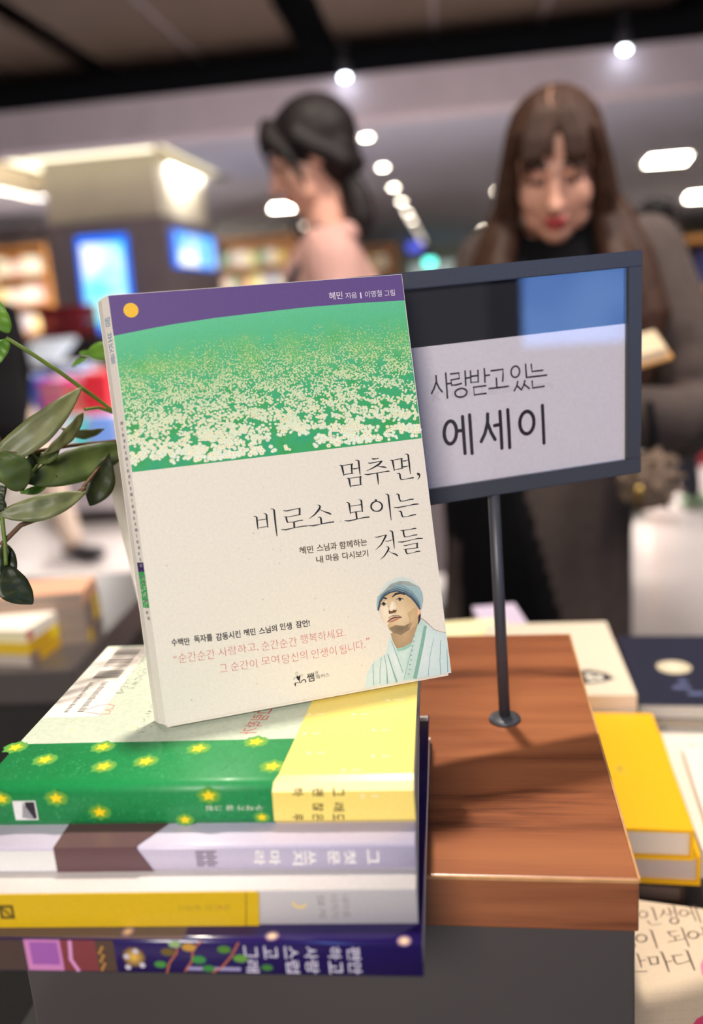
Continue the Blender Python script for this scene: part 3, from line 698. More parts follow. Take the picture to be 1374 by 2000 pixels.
# third book: white with a yellow band on its spine
L3 = PZ(813, 1735, ZL[2]); YLOC = (L3.x, L3.y, ZL[3]); YT = ZL[2] - ZL[3]; YYAW = R(-5.6)
def white_print(sp, tp, inv):
    f = spine_px(YLOC, YYAW); g = (150, 142, 142)
    for words, x in ((('내', '마음'), 684), (('다치지',), 662), (('않게',), 636)):
        s = ''.join(words); u1, u0 = f(x, 1770)[0], f(x - 15, 1770)[0]
        col_text(sp, s, u1, YT * .84, YT * .2, u1 - u0, g, 0)
    u, v = f(586, 1766); sp.ring(u, v + .0012, .0026, .0026, .0011, (240, 206, 120), 2, 14, math.pi * 1.02, math.pi * 1.85)
white = lying_book('paperback_book', 'white paperback with a yellow band along its spine, third in the front stack', YLOC, YYAW, .201, .146, YT, ((208, 200, 196), (250, 244, 234)), 'matte', 'books lying in the front stack', r=.001, extra=white_print)
f = spine_px(YLOC, YYAW); b = MB(); x1 = f(503, 1770)[0]; e = .0005
b.box((-.2008, -e, .0002), (x1, 0, YT - .0004), (218, 178, 24)); sp = Print(b, (0, -e, 0), (1, 0, 0), (0, 0, 1), (0, -1, 0))
sp.poly([(x1, .0002), (x1, YT - .0004), (x1 + .0014, YT - .0004)], (218, 178, 24), 0)
u = f(481, 1770)[0]; sp.ribbon([(u - .0008, .0003), (u + .0008, YT - .0006)], (120, 92, 20), 1, .0004)
ua, va = f(451, 1765); ub, vb = f(350, 1777); sp.text('글·그림 설레다'[::1], (ua, va), (ub - ua, 0), (0, vb - va), (178, 146, 40), 1)
ua, va = f(431, 1770); sp.disc(ua, va, .0005, (200, 90, 90), 2, 8)
u0, v0 = f(3, 1793); u1, v1 = f(26, 1766)
sp.rect(u0, v0, u1, v1, (92, 76, 20), 1); sp.rect(u0 + .0013, v0 + .0012, u1 - .0011, v1 - .0012, (204, 166, 30), 2); sp.ribbon([(u0 + .001, v1 - .001), (u1 - .0012, v0 + .001)], (100, 82, 20), 3, .0009)
b.build('paper_band', M['satin'], white)
# bottom book: glossy purple
L4 = PZ(824, 1841, ZL[3]); PLOC = (L4.x, L4.y, ZL[4]); PT = ZL[3] - ZL[4]; PYAW = R(-6.9)
def purple_print(sp, tp, inv):
    f = spine_px(PLOC, PYAW)
    for ch, x, full in (('편안', 706, 1), ('하고', 668, 1), ('사랑', 622, 1), ('스럽', 584, 1), ('고', 544, 0), ('그래', 505, 1)):
        u1, u0 = f(x, 1875)[0], f(x - 26, 1875)[0]
        for k, c in enumerate(ch):
            z1 = PT * (.86 - .40 * k); sp.text(c, (u0, z1), (0, -PT * .36), (u1 - u0, 0), (214, 206, 226), 3, .012)
    X = lambda x: f(x, 1870)[0]
    sp.rect(-.2095, .0012, X(52), PT * .97, (70, 50, 46), 1); sp.rect(X(52), .0012, X(122), PT * .97, (206, 130, 186), 1)
    sp.rect(X(62), .004, X(116), PT * .9, (160, 90, 170), 2); sp.rect(X(122), .0012, X(190), PT * .97, (128, 56, 60), 1); sp.ribbon([(X(150), .001), (X(138), PT * .4), (X(142), PT * .95)], (220, 150, 200), 2, .0016)
    sp.rect(X(190), .0012, X(226), PT * .97, (84, 62, 50), 1)
    for k in range(9): sp.disc(X(196) + .0007 * (k % 3), .002 + .0013 * k, .0006, (210, 150, 70), 2, 8)
    u = X(262); sp.fan([(u + .005 * math.cos(k * .63), PT * .5 + .005 * math.sin(k * .63)) for k in range(10)], (70, 46, 62), (240, 190, 80), 2)
    for dx, dz in ((-.003, .001), (.001, .0035), (.003, -.003), (-.003, -.004)): sp.disc(u + dx, PT * .45 + dz, .0013, (206, 196, 206), 3, 8)
    for pts in (((322, .05), (330, .35), (346, .62), (352, .95)), ((358, .1), (374, .4), (380, .75), (398, .98)), ((412, .08), (432, .25), (452, .55), (470, .95))):
        sp.ribbon([(X(x), PT * q) for x, q in pts], (190, 104, 62), 3, .0007)
    for x, q, r, c in ((312, .3, .0026, (70, 140, 60)), (330, .66, .003, (110, 90, 40)), (345, .88, .0026, (150, 180, 120)), (388, .45, .003, (60, 140, 70)), (372, .8, .003, (200, 150, 60)), (405, .2, .0026, (60, 130, 60)), (440, .75, .0028, (80, 130, 40)), (470, .5, .003, (100, 150, 60)), (520, .25, .0024, (60, 120, 50))):
        sp.disc(X(x), PT * q, r, c, 4, 10, r * .62)
    sp.rect(X(362), PT * .14, X(468), PT * .24, (160, 150, 190), 2)
    for x, y in ((790, 1842), (532, 1832), (250, 1824)):
        q = inv @ PZ(x, y - 4, ZL[3]); tp.fan([(q.x + .003 * math.cos(k * .63), q.y + .003 * math.sin(k * .63)) for k in range(10)], (72, 46, 110), (255, 214, 170), 2)
    q = inv @ PZ(366, 1815, ZL[3])
    tp.rect(-.2095, .0005, q.x, .10, (84, 66, 74), 1); tp.rect(-.03, .1755, -.0006, .1815, (226, 218, 206), 1); tp.rect(-.03, .168, -.0012, .1750, (56, 50, 60), 1)
lying_book('hardcover_book', 'glossy purple illustrated hardcover, lowest of the front stack', PLOC, PYAW, .2095, .182, PT, ((40, 25, 86), (60, 40, 96)), 'gloss', 'books lying in the front stack', hard=True, r=.0022, extra=purple_print)

# ------------------------------------------------------------------ the standing paperback
BYAW, LEAN = R(13.48), R(12.46)
BW, BH, BT = .1430, .2022, .0135
BROT = Euler((-LEAN, 0, BYAW), 'XYZ')
BROT = (Matrix.Rotation(BYAW, 3, 'Z') @ Matrix.Rotation(-LEAN, 3, 'X')).to_euler()
BLOC = Vector((-.0961 * .986, .3798 * .986, ZG + .0030))
bk = thing('paperback_book', 'upright cream paperback with a flower meadow cover, standing on the green book', 'book', BLOC, BROT)
BMAT = wm(BLOC, BROT); BINV = BMAT.inverted(); BN = BMAT.to_3x3() @ Vector((0, 1, 0))
def bp(x, y):
    d = ray(x, y); q = BINV @ (CAMP + d * ((BLOC - CAMP).dot(BN) / d.dot(BN))); return (q.x, q.z)
CREAM = (232, 223, 208)
SK = -.0052                                             # the thumbed book leans to its left: back shifted
def bclamp(p): return (max(.0002, min(BW - .0002, p[0])), max(.0002, min(BH - .0002, p[1])))
b = MB(CREAM)
# front cover, a sheet with a slight outward curl at the lower left
v = b.box((0, 0, 0), (BW, .0005, BH), CREAM)
# spine
S = [b.bm.verts.new(p) for p in ((0, .0002, 0), (SK * .5 - .0006, BT * .45, 0), (SK, BT, 0), (SK, BT, BH), (SK * .5 - .0006, BT * .45, BH), (0, .0002, BH))]
b.face([S[0], S[1], S[4], S[5]], (226, 218, 210)); b.face([S[1], S[2], S[3], S[4]], (226, 218, 210))
# back cover
b.box((SK, BT - .0005, 0), (BW + SK * .4, BT, BH), (226, 218, 210))
P = Print(b, (0, 0, 0), (1, 0, 0), (0, 0, 1), (0, -1, 0))
# violet sky with a curved lower edge, then the meadow
H0 = [bp(x, y) for x, y in ((222, 656), (282, 644), (340, 633), (420, 621), (520, 609), (600, 600), (700, 592), (800, 586))]
H0[0] = (.0003, H0[0][1]); H0[-1] = (BW - .0002, H0[-1][1])
B0 = (bp(253, 921)[1] + bp(830, 857)[1]) / 2
P.poly([(.0002, BH - .0002)] + [(.0002, H0[0][1])] + H0[1:-1] + [(BW - .0002, H0[-1][1]), (BW - .0002, BH - .0002)], (96, 72, 130), 1)
def hz(u):
    for i in range(len(H0) - 1):
        if H0[i][0] <= u <= H0[i + 1][0]:
            k = (u - H0[i][0]) / (H0[i + 1][0] - H0[i][0]); return H0[i][1] * (1 - k) + H0[i + 1][1] * k
    return H0[-1][1] if u > .05 else H0[0][1]
def nz(u, v, k, o=0.0): return mnoise.noise(Vector((u * k, v * k, o)))
def mixc(a, c, t): t = max(0, min(1, t)); return tuple(a[i] * (1 - t) + c[i] * t for i in range(3))
NX, NY = 58, 46
def meadow_col(u, t):
    c = mixc((96, 192, 142), (58, 166, 104), t * 1.3)
    c = mixc(c, (120, 190, 110), max(0, .9 - abs(t - .30) * 4) * (.5 + nz(u, t * .1, 90, 7)))
    n = nz(u * 1.0, t * .09, 130, 3); c = mixc(c, (52, 156, 66), max(0, n) * 1.5 * t); return mixc(c, (40, 160, 122), max(0, -n) * 1.1 * t)
grid = []
for i in range(NX + 1):
    u = .0003 + (BW - .0006) * i / NX; h = hz(u); row = []
    for j in range(NY + 1):
        t = j / NY; row.append((b.bm.verts.new(P.p((u, h + (B0 - h) * t), 1)), meadow_col(u, t)))
    grid.append(row)
for i in range(NX):
    for j in range(NY):
        q = [grid[i][j], grid[i + 1][j], grid[i + 1][j + 1], grid[i][j + 1]]
        b.face([k[0] for k in q], None, [k[1] for k in q])
random.seed(21)
cnt = 0
while cnt < 9800:
    u = random.uniform(.0006, BW - .0006); t = .12 + .88 * random.random() ** 1.05
    if t < .13: continue
    h = hz(u); vv = h + (B0 - h) * t
    dens = .66 + .8 * nz(u * (1.25 - .5 * t), vv, 70 + 60 * (1 - t), 1.7) + .6 * nz(u, vv, 210, 9)
    if t < .34: dens = (t - .12) * 3.2 + .35 * nz(u, vv, 140, 4)
    elif t > .5: dens -= (t - .5) * .85 + .22 * max(0, (u / BW - .35)) * t
    if random.random() > dens: continue
    r = (.00020 + .00112 * t ** 2.0) * random.uniform(.7, 1.25)
    if vv - r < B0 + .0002: continue
    base = mixc((190, 214, 136), (224, 232, 192), (t - .15) * 2.4); base = mixc(base, (246, 246, 234), (t - .5) * 2.0)
    base = mixc(base, (170, 210, 130), random.random() * .35 * (1 - t))
    lay = 2 + (cnt % 80) * .06
    if r < .00045: P.disc(u, vv, r, base, lay, 5, r * .85)
    else:
        n = 9; a0 = random.random() * 6
        pts = [(u + (r if k % 2 else r * .62) * math.cos(a0 + k * math.pi / n), vv + .86 * (r if k % 2 else r * .62) * math.sin(a0 + k * math.pi / n)) for k in range(2 * n)]
        if r > .0007 and random.random() < .5:
            P.fan(pts, base, mixc(base, (236, 226, 150), .7), lay); P.disc(u + r * .05, vv + r * .05, r * .24, random.choice(((244, 196, 70), (240, 214, 90), (238, 170, 80))), lay + .03, 6)
        else: P.fan(pts, mixc(base, (170, 206, 150), .25), base, lay)
    cnt += 1
for k in range(420):                                    # grass blades between the flowers
    u = random.uniform(.001, BW - .001); t = random.uniform(.45, .98); h = hz(u); vv = h + (B0 - h) * t; ln = .0012 + .0025 * t * random.random()
    if vv + ln > h: continue
    P.ribbon([(u, vv), (u + random.uniform(-.0004, .0004), vv + ln)], random.choice(((60, 160, 60), (90, 176, 60), (44, 150, 90))), 1.4, .00022)
u, v_ = bp(256, 606); P.disc(u, v_, .0034, (244, 190, 52), 3, 28)
def btext(body, x0, y0, x1, y1, hpx, col, bold=0.0, lay=3):     # baseline ends in the photo's frame, letter height in pixels
    a, c = Vector(bp(x0, y0)), Vector(bp(x1, y1)); top = Vector(bp(x0, y0 - hpx)); P.text(body, a, c - a, (0, (top - a).y), col, lay, bold)
W_ = (226, 214, 226)
btext('혜민', 644, 586, 670, 584, 15, W_, .004); btext('지음', 676, 584, 698, 582, 12, W_, 0); btext('|', 704.5, 583, 707, 583, 12, W_, 0)
btext('이영철', 714, 582, 747, 579, 13, W_, 0); btext('그림', 752, 579, 772, 577, 12, W_, 0)
INK = (30, 27, 34)
def trace(org, sc, strokes, col, pr, f, wm_):
    for st in strokes:
        pts = []
        for x, y, w_ in st:
            q = f(org[0] + x / sc, org[1] + y / sc); pts.append((q[0], q[1], w_ / sc * wm_))
        pr.ribbon(pts, col, 3)
MPP = (bp(800, 1000)[0] - bp(700, 1000)[0]) / 100
S7 = 7.633
trace((660, 876), S7, [
 [(24, 250, 5), (50, 252, 18), (62, 262, 30), (80, 345, 26), (92, 408, 10)], [(60, 256, 8), (200, 234, 12), (226, 230, 22)], [(206, 232, 26), (208, 300, 24), (212, 370, 20)], [(86, 388, 9), (212, 372, 12), (240, 370, 5)],
 [(222, 302, 12), (250, 304, 16), (316, 288, 8)], [(258, 172, 6), (292, 174, 16), (310, 184, 26), (322, 290, 24), (334, 394, 12)],
 [(134, 444, 5), (160, 446, 18), (170, 460, 28), (182, 530, 24), (190, 580, 10)], [(164, 446, 8), (330, 422, 12), (354, 416, 20)], [(336, 420, 26), (338, 490, 24), (342, 538, 20)], [(190, 560, 9), (340, 540, 12), (366, 536, 5)],
 [(502, 150, 8), (530, 156, 20), (580, 152, 12), (608, 144, 16)], [(452, 214, 10), (480, 220, 14), (640, 190, 10), (664, 188, 16)], [(656, 190, 24), (618, 232, 26), (520, 292, 16), (428, 334, 5)], [(578, 252, 8), (620, 270, 8), (690, 276, 22), (730, 284, 10)],
 [(398, 384, 8), (450, 388, 18), (600, 362, 9), (700, 346, 12), (740, 340, 22), (776, 338, 12)], [(586, 366, 26), (598, 450, 22), (606, 536, 10)],
 [(778, 172, 5), (806, 174, 18), (818, 184, 28), (832, 260, 24), (844, 334, 10)], [(816, 176, 8), (940, 152, 12), (966, 150, 20)], [(950, 156, 26), (956, 230, 24), (960, 296, 20)], [(840, 318, 9), (960, 296, 11), (984, 292, 5)],
 [(968, 186, 14), (1000, 186, 14), (1052, 168, 7)], [(968, 268, 14), (1000, 274, 16), (1060, 258, 7)], [(1002, 82, 5), (1036, 84, 16), (1050, 96, 26), (1068, 240, 24), (1084, 382, 10)],
 [(882, 372, 5), (916, 370, 20), (926, 384, 26), (934, 440, 24), (946, 464, 18)], [(936, 464, 14), (1010, 456, 8), (1090, 440, 14), (1116, 436, 20), (1136, 434, 12)],
 [(1180, 366, 10), (1204, 382, 44), (1222, 398, 24), (1216, 430, 14), (1192, 466, 4)]], INK, P, bp, MPP)
trace((490, 970), S7, [
 [(38, 290, 5), (74, 296, 14), (88, 310, 24), (98, 400, 22), (108, 490, 10)], [(190, 250, 5), (220, 256, 14), (234, 268, 24), (244, 370, 22), (256, 462, 12)], [(94, 354, 9), (238, 332, 9)], [(106, 468, 9), (200, 452, 9), (252, 442, 9)],
 [(290, 182, 5), (330, 184, 14), (348, 200, 26), (368, 400, 24), (392, 590, 12)],
 [(482, 206, 9), (530, 214, 16), (690, 180, 9), (742, 174, 14)], [(728, 180, 26), (730, 230, 24), (726, 272, 24)], [(490, 296, 6), (560, 302, 9), (720, 270, 12), (750, 266, 9)], [(526, 302, 26), (536, 350, 24), (548, 382, 22)], [(540, 384, 10), (640, 376, 9), (720, 358, 14), (778, 350, 14)], [(644, 378, 26), (650, 462, 26)],
 [(454, 490, 9), (520, 494, 18), (660, 462, 9), (780, 440, 16), (846, 436, 14)],
 [(990, 122, 5), (1024, 128, 16), (1036, 150, 28), (1012, 200, 28), (950, 270, 18), (868, 330, 4)], [(1028, 190, 7), (1090, 222, 12), (1160, 244, 24), (1200, 264, 16)], [(998, 306, 5), (1030, 306, 14), (1044, 318, 26), (1056, 404, 26)],
 [(850, 432, 8), (930, 434, 18), (1050, 408, 9), (1180, 382, 18), (1244, 376, 16)]], INK, P, bp, MPP)
trace((660, 950), S7, [
 [(126, 238, 5), (156, 242, 14), (168, 256, 26), (180, 330, 24), (190, 414, 10)], [(310, 196, 5), (338, 200, 14), (352, 214, 26), (360, 300, 24), (368, 382, 14)], [(176, 296, 9), (356, 270, 10)], [(190, 390, 9), (300, 374, 9), (366, 364, 9)], [(272, 380, 26), (286, 486, 24)], [(100, 512, 9), (170, 514, 20), (290, 488, 9), (400, 462, 16), (474, 456, 18)],
 [(548, 202, 14), (570, 206, 28), (590, 204, 10)],
 [(708, 114, 5), (738, 118, 16), (754, 130, 26), (774, 300, 24), (796, 504, 10)],
 [(866, 116, 5), (898, 114, 18), (910, 128, 26), (918, 180, 24), (934, 218, 18)], [(926, 220, 14), (1000, 216, 8), (1080, 194, 18), (1132, 190, 16)], [(836, 314, 9), (900, 316, 18), (1060, 284, 9), (1140, 266, 18), (1206, 262, 14)],
 [(902, 370, 5), (934, 370, 18), (948, 384, 26), (956, 430, 24), (970, 454, 18)], [(962, 456, 12), (1040, 450, 8), (1110, 428, 18), (1170, 418, 14)]], INK, P, bp, MPP)
for k in range(30):
    a0, a1 = k * math.pi / 15, (k + 1) * math.pi / 15
    q = [bp(660 + (580 + 84 * math.cos(a)) / S7, 950 + (298 + 74 * math.sin(a)) / S7) for a in (a0, a1)]; wv = (13 + 13 * abs(math.cos(a0))) / S7 * MPP
    P.ribbon([(q[0][0], q[0][1], wv), (q[1][0], q[1][1], wv)], INK, 3)
trace((700, 1026), 9.814, [
 [(318, 224, 8), (370, 228, 18), (500, 190, 12), (546, 186, 20)], [(534, 188, 34), (506, 250, 32), (440, 370, 22), (330, 476, 5)], [(518, 300, 12), (570, 304, 14), (660, 276, 8)], [(594, 106, 6), (636, 108, 20), (654, 124, 32), (676, 280, 30), (694, 448, 10)],
 [(540, 404, 8), (574, 416, 22), (588, 440, 34), (560, 500, 28), (500, 590, 20), (420, 656, 4)], [(580, 488, 8), (640, 528, 10), (720, 556, 30), (762, 588, 18)],
 [(808, 102, 7), (850, 98, 16), (1000, 76, 9), (1080, 60, 24), (1116, 60, 16)], [(862, 100, 34), (872, 160, 30), (886, 216, 26)], [(876, 220, 18), (960, 218, 8), (1060, 188, 18), (1134, 182, 18)],
 [(760, 320, 10), (840, 320, 22), (1040, 276, 9), (1150, 250, 20), (1238, 250, 16)], [(866, 388, 10), (910, 388, 18), (1060, 352, 9), (1148, 338, 16)], [(1130, 344, 30), (1130, 430, 28)], [(868, 464, 7), (920, 458, 14), (1120, 432, 14), (1158, 426, 8)], [(910, 462, 32), (918, 510, 30), (936, 544, 24)], [(926, 548, 14), (1040, 528, 8), (1130, 500, 20), (1190, 498, 18)]], INK, P, bp, MPP)
BR_ = (86, 66, 54)
btext('혜민', 586, 1083, 613, 1080, 15, BR_, .014); btext('스님과', 620, 1078, 659, 1073, 15, BR_, .014); btext('함께하는', 664, 1073, 718, 1065, 15, BR_, .014)
btext('내', 619, 1100, 632, 1099, 14, BR_, .014); btext('마음', 638, 1097, 663, 1094, 14, BR_, .014); btext('다시보기', 670, 1093, 720, 1087, 14, BR_, .014)
BK = (34, 30, 32)
btext('수백만', 336, 1262, 372, 1260, 15, BK, .018); btext('독자를', 380, 1256, 416, 1252, 15, BK, .018); btext('감동시킨', 423, 1252, 471, 1245, 15, BK, .018)
btext('혜민', 477, 1243, 500, 1240, 14, BK, .018); btext('스님의', 507, 1240, 542, 1233, 14, BK, .018); btext('인생', 548, 1231, 571, 1229, 14, BK, .018); btext('잠언!', 579, 1227, 606, 1223, 14, BK, .018)
RD = (206, 104, 100)
btext('“', 339, 1286, 345, 1285, 5, RD, 0); btext('순간순간', 350, 1295, 421, 1286, 19, RD, -.014); btext('사랑하고,', 428, 1284, 505, 1271, 18, RD, -.014); btext('순간순간', 512, 1271, 581, 1261, 18, RD, -.014); btext('행복하세요.', 588, 1258, 676, 1243, 18, RD, -.014)
btext('그', 430, 1313, 445, 1311, 15, RD, -.014); btext('순간이', 452, 1311, 503, 1304, 18, RD, -.014); btext('모여', 512, 1300, 546, 1295, 17, RD, -.014); btext('당신의', 553, 1297, 601, 1287, 18, RD, -.014)
btext('인생이', 610, 1287, 658, 1279, 18, RD, -.014); btext('됩니다.', 665, 1279, 714, 1266, 18, RD, -.014); btext('”', 716, 1251, 722, 1250, 5, RD, 0)
# the publisher's curly mark and name
def lg(x, y): return bp(560 + x / 13.74, 1290 + y / 13.74)
P.poly([lg(x, y) for x, y in ((280, 395), (318, 430), (360, 390), (372, 440), (360, 500), (352, 540), (335, 540), (290, 510), (262, 460))], BK, 3)
for cur in ([(345, 530, 20), (352, 590, 22), (380, 600, 20), (400, 560, 22), (440, 520, 26), (500, 515, 22), (515, 560, 34), (495, 605, 8)], [(352, 595, 14), (300, 590, 12), (240, 605, 26), (225, 640, 44), (245, 695, 8)], [(275, 400, 8), (245, 370, 8), (245, 325, 8), (285, 310, 8), (310, 340, 8), (290, 365, 7)],
            [(365, 400, 8), (400, 375, 8), (430, 395, 8), (420, 425, 7), (400, 420, 6)], [(270, 455, 8), (220, 455, 8), (188, 490, 8), (200, 520, 8), (225, 510, 6)]):
    P.ribbon([lg(x, y) + (w_ / 13.74 * MPP,) for x, y, w_ in cur], BK, 3)
btext('쌤', 601, 1332, 615, 1330, 17, BK, .012); btext('앤', 616, 1319, 622, 1318, 8, (90, 80, 76), 0); btext('파커스', 618, 1327, 644, 1321, 8, (80, 72, 70), 0)
# printed portrait: a man in a knitted cap and a pale quilted robe, looking up to one side
def pp(x, y): return bclamp(bp(690 + x / 6.543, 1100 + y / 6.543))
def pr(px, ce, lay, cc=None):
    if cc: P.fan([pp(*q) for q in px], ce, cc, lay)
    else: P.poly([pp(*q) for q in px], ce, lay)
def pl_(px, col, lay): P.ribbon([pp(x, y) + (w_ / 6.543 * MPP,) for x, y, w_ in px], col, lay)
pr([(150, 1600), (180, 1400), (260, 1260), (420, 1150), (470, 930), (600, 1000), (760, 1000), (850, 720), (930, 740), (1010, 830), (1090, 880), (1240, 888), (1280, 1390), (900, 1460), (500, 1540)], (206, 222, 218), 1.5, (224, 232, 230))
pr([(480, 900), (850, 640), (835, 770), (760, 1000), (700, 1070), (560, 1095), (510, 1010)], (176, 146, 110), 2, (196, 164, 124))
pr([(548, 1095), (660, 1075), (750, 1020), (735, 1130), (655, 1390), (580, 1220)], (196, 220, 210), 2.2, (212, 228, 220))
pl_([(550, 1110, 40), (650, 1092, 42), (748, 1035, 40)], (158, 196, 178), 2.4)
pr([(478, 930), (555, 1100), (655, 1385), (600, 1510), (520, 1330), (430, 1150)], (206, 222, 220), 2.6, (222, 232, 230))
pr([(850, 720), (940, 770), (925, 900), (800, 1475), (640, 1495), (700, 1230), (745, 1030)], (188, 212, 204), 2.7, (202, 220, 214))
pl_([(925, 800, 40), (880, 1050, 46), (790, 1475, 50)], (132, 178, 158), 2.9)
for q in ([(490, 990, 10), (560, 1180, 10), (640, 1400, 10)], [(440, 1160, 12), (500, 1340, 14), (560, 1520, 26)], [(360, 1210, 8), (345, 1350, 8), (345, 1540, 8)], [(255, 1290, 8), (265, 1560, 8)], [(1120, 980, 8), (1110, 1250, 9), (1120, 1420, 9)], [(1030, 960, 6), (980, 1200, 7), (960, 1440, 7)], [(400, 1180, 8), (430, 1350, 9), (440, 1540, 22)], [(1200, 1090, 7), (1210, 1390, 12)], [(760, 1060, 6), (650, 1480, 7)]):
    pl_(q, (132, 176, 166), 3.1)
for k in range(9): pl_([(700 + 7 * (k % 2) + 8 * k, 1420 - 60 * k, 12), (722 + 7 * (k % 2) + 8 * k, 1412 - 60 * k, 12)], (130, 160, 156), 3.1)
pl_([(860, 700, 8), (930, 750, 10), (1040, 850, 10), (1120, 875, 8), (1225, 885, 6)], (176, 156, 156), 3.2)
pr([(1245, 1120), (1252, 1120), (1275, 1370), (1262, 1330)], (40, 56, 76), 3.2)
pr([(335, 470), (400, 415), (540, 360), (690, 385), (790, 490), (840, 560), (862, 640), (842, 720), (800, 800), (700, 870), (600, 925), (535, 905), (470, 860), (425, 770), (375, 740), (345, 640)], (204, 172, 128), 3.4, (232, 206, 168))
pr([(345, 560), (430, 470), (520, 480), (560, 560), (500, 680), (440, 800), (375, 735), (350, 640)], (234, 214, 184), 3.5, (244, 230, 206))
pr([(455, 830), (540, 790), (660, 800), (760, 740), (720, 850), (610, 920), (520, 895)], (150, 128, 98), 3.6, (120, 102, 80))
pr([(690, 640), (800, 560), (850, 640), (800, 790), (700, 820), (720, 720)], (200, 166, 122), 3.6, (212, 180, 136))
pr([(430, 470), (470, 440), (510, 470), (490, 560), (460, 600), (440, 560)], (214, 184, 144), 3.65, (224, 198, 160))
pr([(452, 610), (470, 575), (520, 596), (560, 596), (548, 628), (500, 642), (458, 648)], (120, 84, 56), 3.8, (104, 70, 46))
pr([(460, 585), (492, 480), (512, 500), (528, 570), (500, 612), (470, 610)], (240, 222, 192), 3.85, (248, 236, 214))
pl_([(342, 468, 14), (380, 440, 26), (432, 452, 18)], (48, 44, 44), 3.9); pl_([(500, 432, 12), (545, 392, 28), (610, 380, 26), (664, 402, 12)], (46, 42, 42), 3.9)
for cx, cy, rx, ry in ((392, 522, 34, 22), (598, 462, 46, 20)):
    pr([(cx + rx * math.cos(k * .52), cy + ry * math.sin(k * .52)) for k in range(12)], (206, 190, 166), 3.9)
    pr([(cx + ry * .9 * math.cos(k * .52), cy + ry * .95 * math.sin(k * .52)) for k in range(12)], (40, 32, 30), 4.1)
    pl_([(cx - rx, cy + 4, 8), (cx - rx * .2, cy - ry, 12), (cx + rx * 1.1, cy - 2, 7)], (60, 48, 42), 4.2)
pl_([(440, 750, 10), (480, 712, 20), (530, 694, 22), (580, 690, 16), (622, 694, 12)], (126, 74, 62), 3.9); pl_([(452, 752, 12), (500, 738, 26), (560, 716, 20), (600, 702, 8)], (190, 124, 100), 4.0)
pl_([(450, 700, 8), (500, 672, 12), (570, 668, 10), (610, 682, 14)], (150, 128, 104), 3.85)
pr([(818, 580), (850, 572), (866, 620), (846, 672), (822, 690)], (226, 170, 132), 3.9, (240, 196, 160)); pr([(834, 668), (866, 640), (862, 720), (832, 790)], (50, 44, 46), 3.9)
HAT = [(305, 600), (298, 520), (312, 430), (360, 330), (440, 235), (540, 185), (640, 170), (740, 195), (830, 275), (885, 375), (895, 480), (875, 590), (845, 590), (800, 510), (740, 440), (660, 385), (560, 355), (460, 375), (380, 425), (335, 510), (332, 620)]
pr(HAT, (158, 182, 186), 4.4)
pr([(312, 430), (360, 330), (440, 235), (540, 185), (640, 170), (740, 195), (830, 275), (840, 300), (720, 235), (600, 225), (480, 265), (380, 370)], (214, 220, 212), 4.5, (196, 210, 206))
for k, cc in ((0, (56, 70, 86)), (26, (84, 108, 122)), (52, (110, 138, 148)), (80, (130, 156, 164)), (108, (150, 174, 178))):
    pl_([(322 + k * .1, 600 - k, 20), (345 + k * .15, 495 - k, 20), (400 + k * .1, 415 - k, 20), (470, 372 - k, 20), (560, 352 - k, 20), (660, 382 - k, 20), (745, 440 - k, 20), (805, 510 - k, 20), (858 - k * .05, 590 - k, 20)], cc, 4.6 - k * .002)
pl_([(860, 690, 6), (930, 740, 6), (980, 790, 5)], (190, 170, 166), 4.6)
# tiny flecks of the recycled cover paper
for k in range(60):
    u, vv = random.uniform(.004, BW - .004), random.uniform(.004, B0 - .004)
    P.disc(u, vv, random.uniform(.00012, .00028), random.choice(((198, 174, 136), (176, 150, 120), (206, 186, 150))), 1.2, 6, random.uniform(.0001, .0004))
# spine lettering and the small violet and green block
def spine_pt(k, z): return Vector((SK * k - (.0006 if .2 < k < .8 else 0), BT * k, z))
SP = Print(b, (0, .0002, 0), Vector((SK * .5 - .0006, BT * .45 - .0002, 0)).normalized(), (0, 0, 1), (-.93, -.36, 0))
dz0 = bp(270, 1100)[1]; dz1 = bp(275, 1118)[1]; dz2 = bp(296, 1187)[1]
SP.rect(.0005, dz1, .0064, dz0, (56, 34, 96), 2); SP.rect(.0005, dz2, .0064, dz1, (56, 160, 90), 2)
for k in range(60): SP.disc(random.uniform(.0008, .006), random.uniform(dz2 + .0005, dz1 - .003), .0003, (196, 222, 170), 3, 5)
for k, y in enumerate((626, 656, 678, 700)):
    z = bp(215, y)[1]; SP.text('멈보것들'[k], (.0009, z - .002), (.0045, 0), (0, .0042), (80, 130, 170), 2, 0)
for k in range(34): SP.rect(.0016 + .0006 * (k % 3), .05 + .0028 * k, .0036 + .0006 * (k % 2), .0515 + .0028 * k, (150, 146, 150), 2)
b.build('cover', M['matte'], bk)
b = MB()
A = [b.bm.verts.new(p) for p in ((.0008, .0006, -.0012), (BW - .0015, .0006, -.0012), (BW - .0015 + SK * .4, BT - .0006, .0004), (SK + .0008, BT - .0006, .0004), (.0008, .0006, BH - .0012), (BW - .0015, .0006, BH - .0012), (BW - .0015 + SK * .4, BT - .0006, BH - .0012), (SK + .0008, BT - .0006, BH - .0012))]
for q in ((0, 3, 2, 1), (0, 1, 5, 4), (1, 2, 6, 5), (2, 3, 7, 6), (3, 0, 4, 7), (4, 5, 6, 7)): b.face([A[i] for i in q])
b.build('page_block', M['pages'], bk)

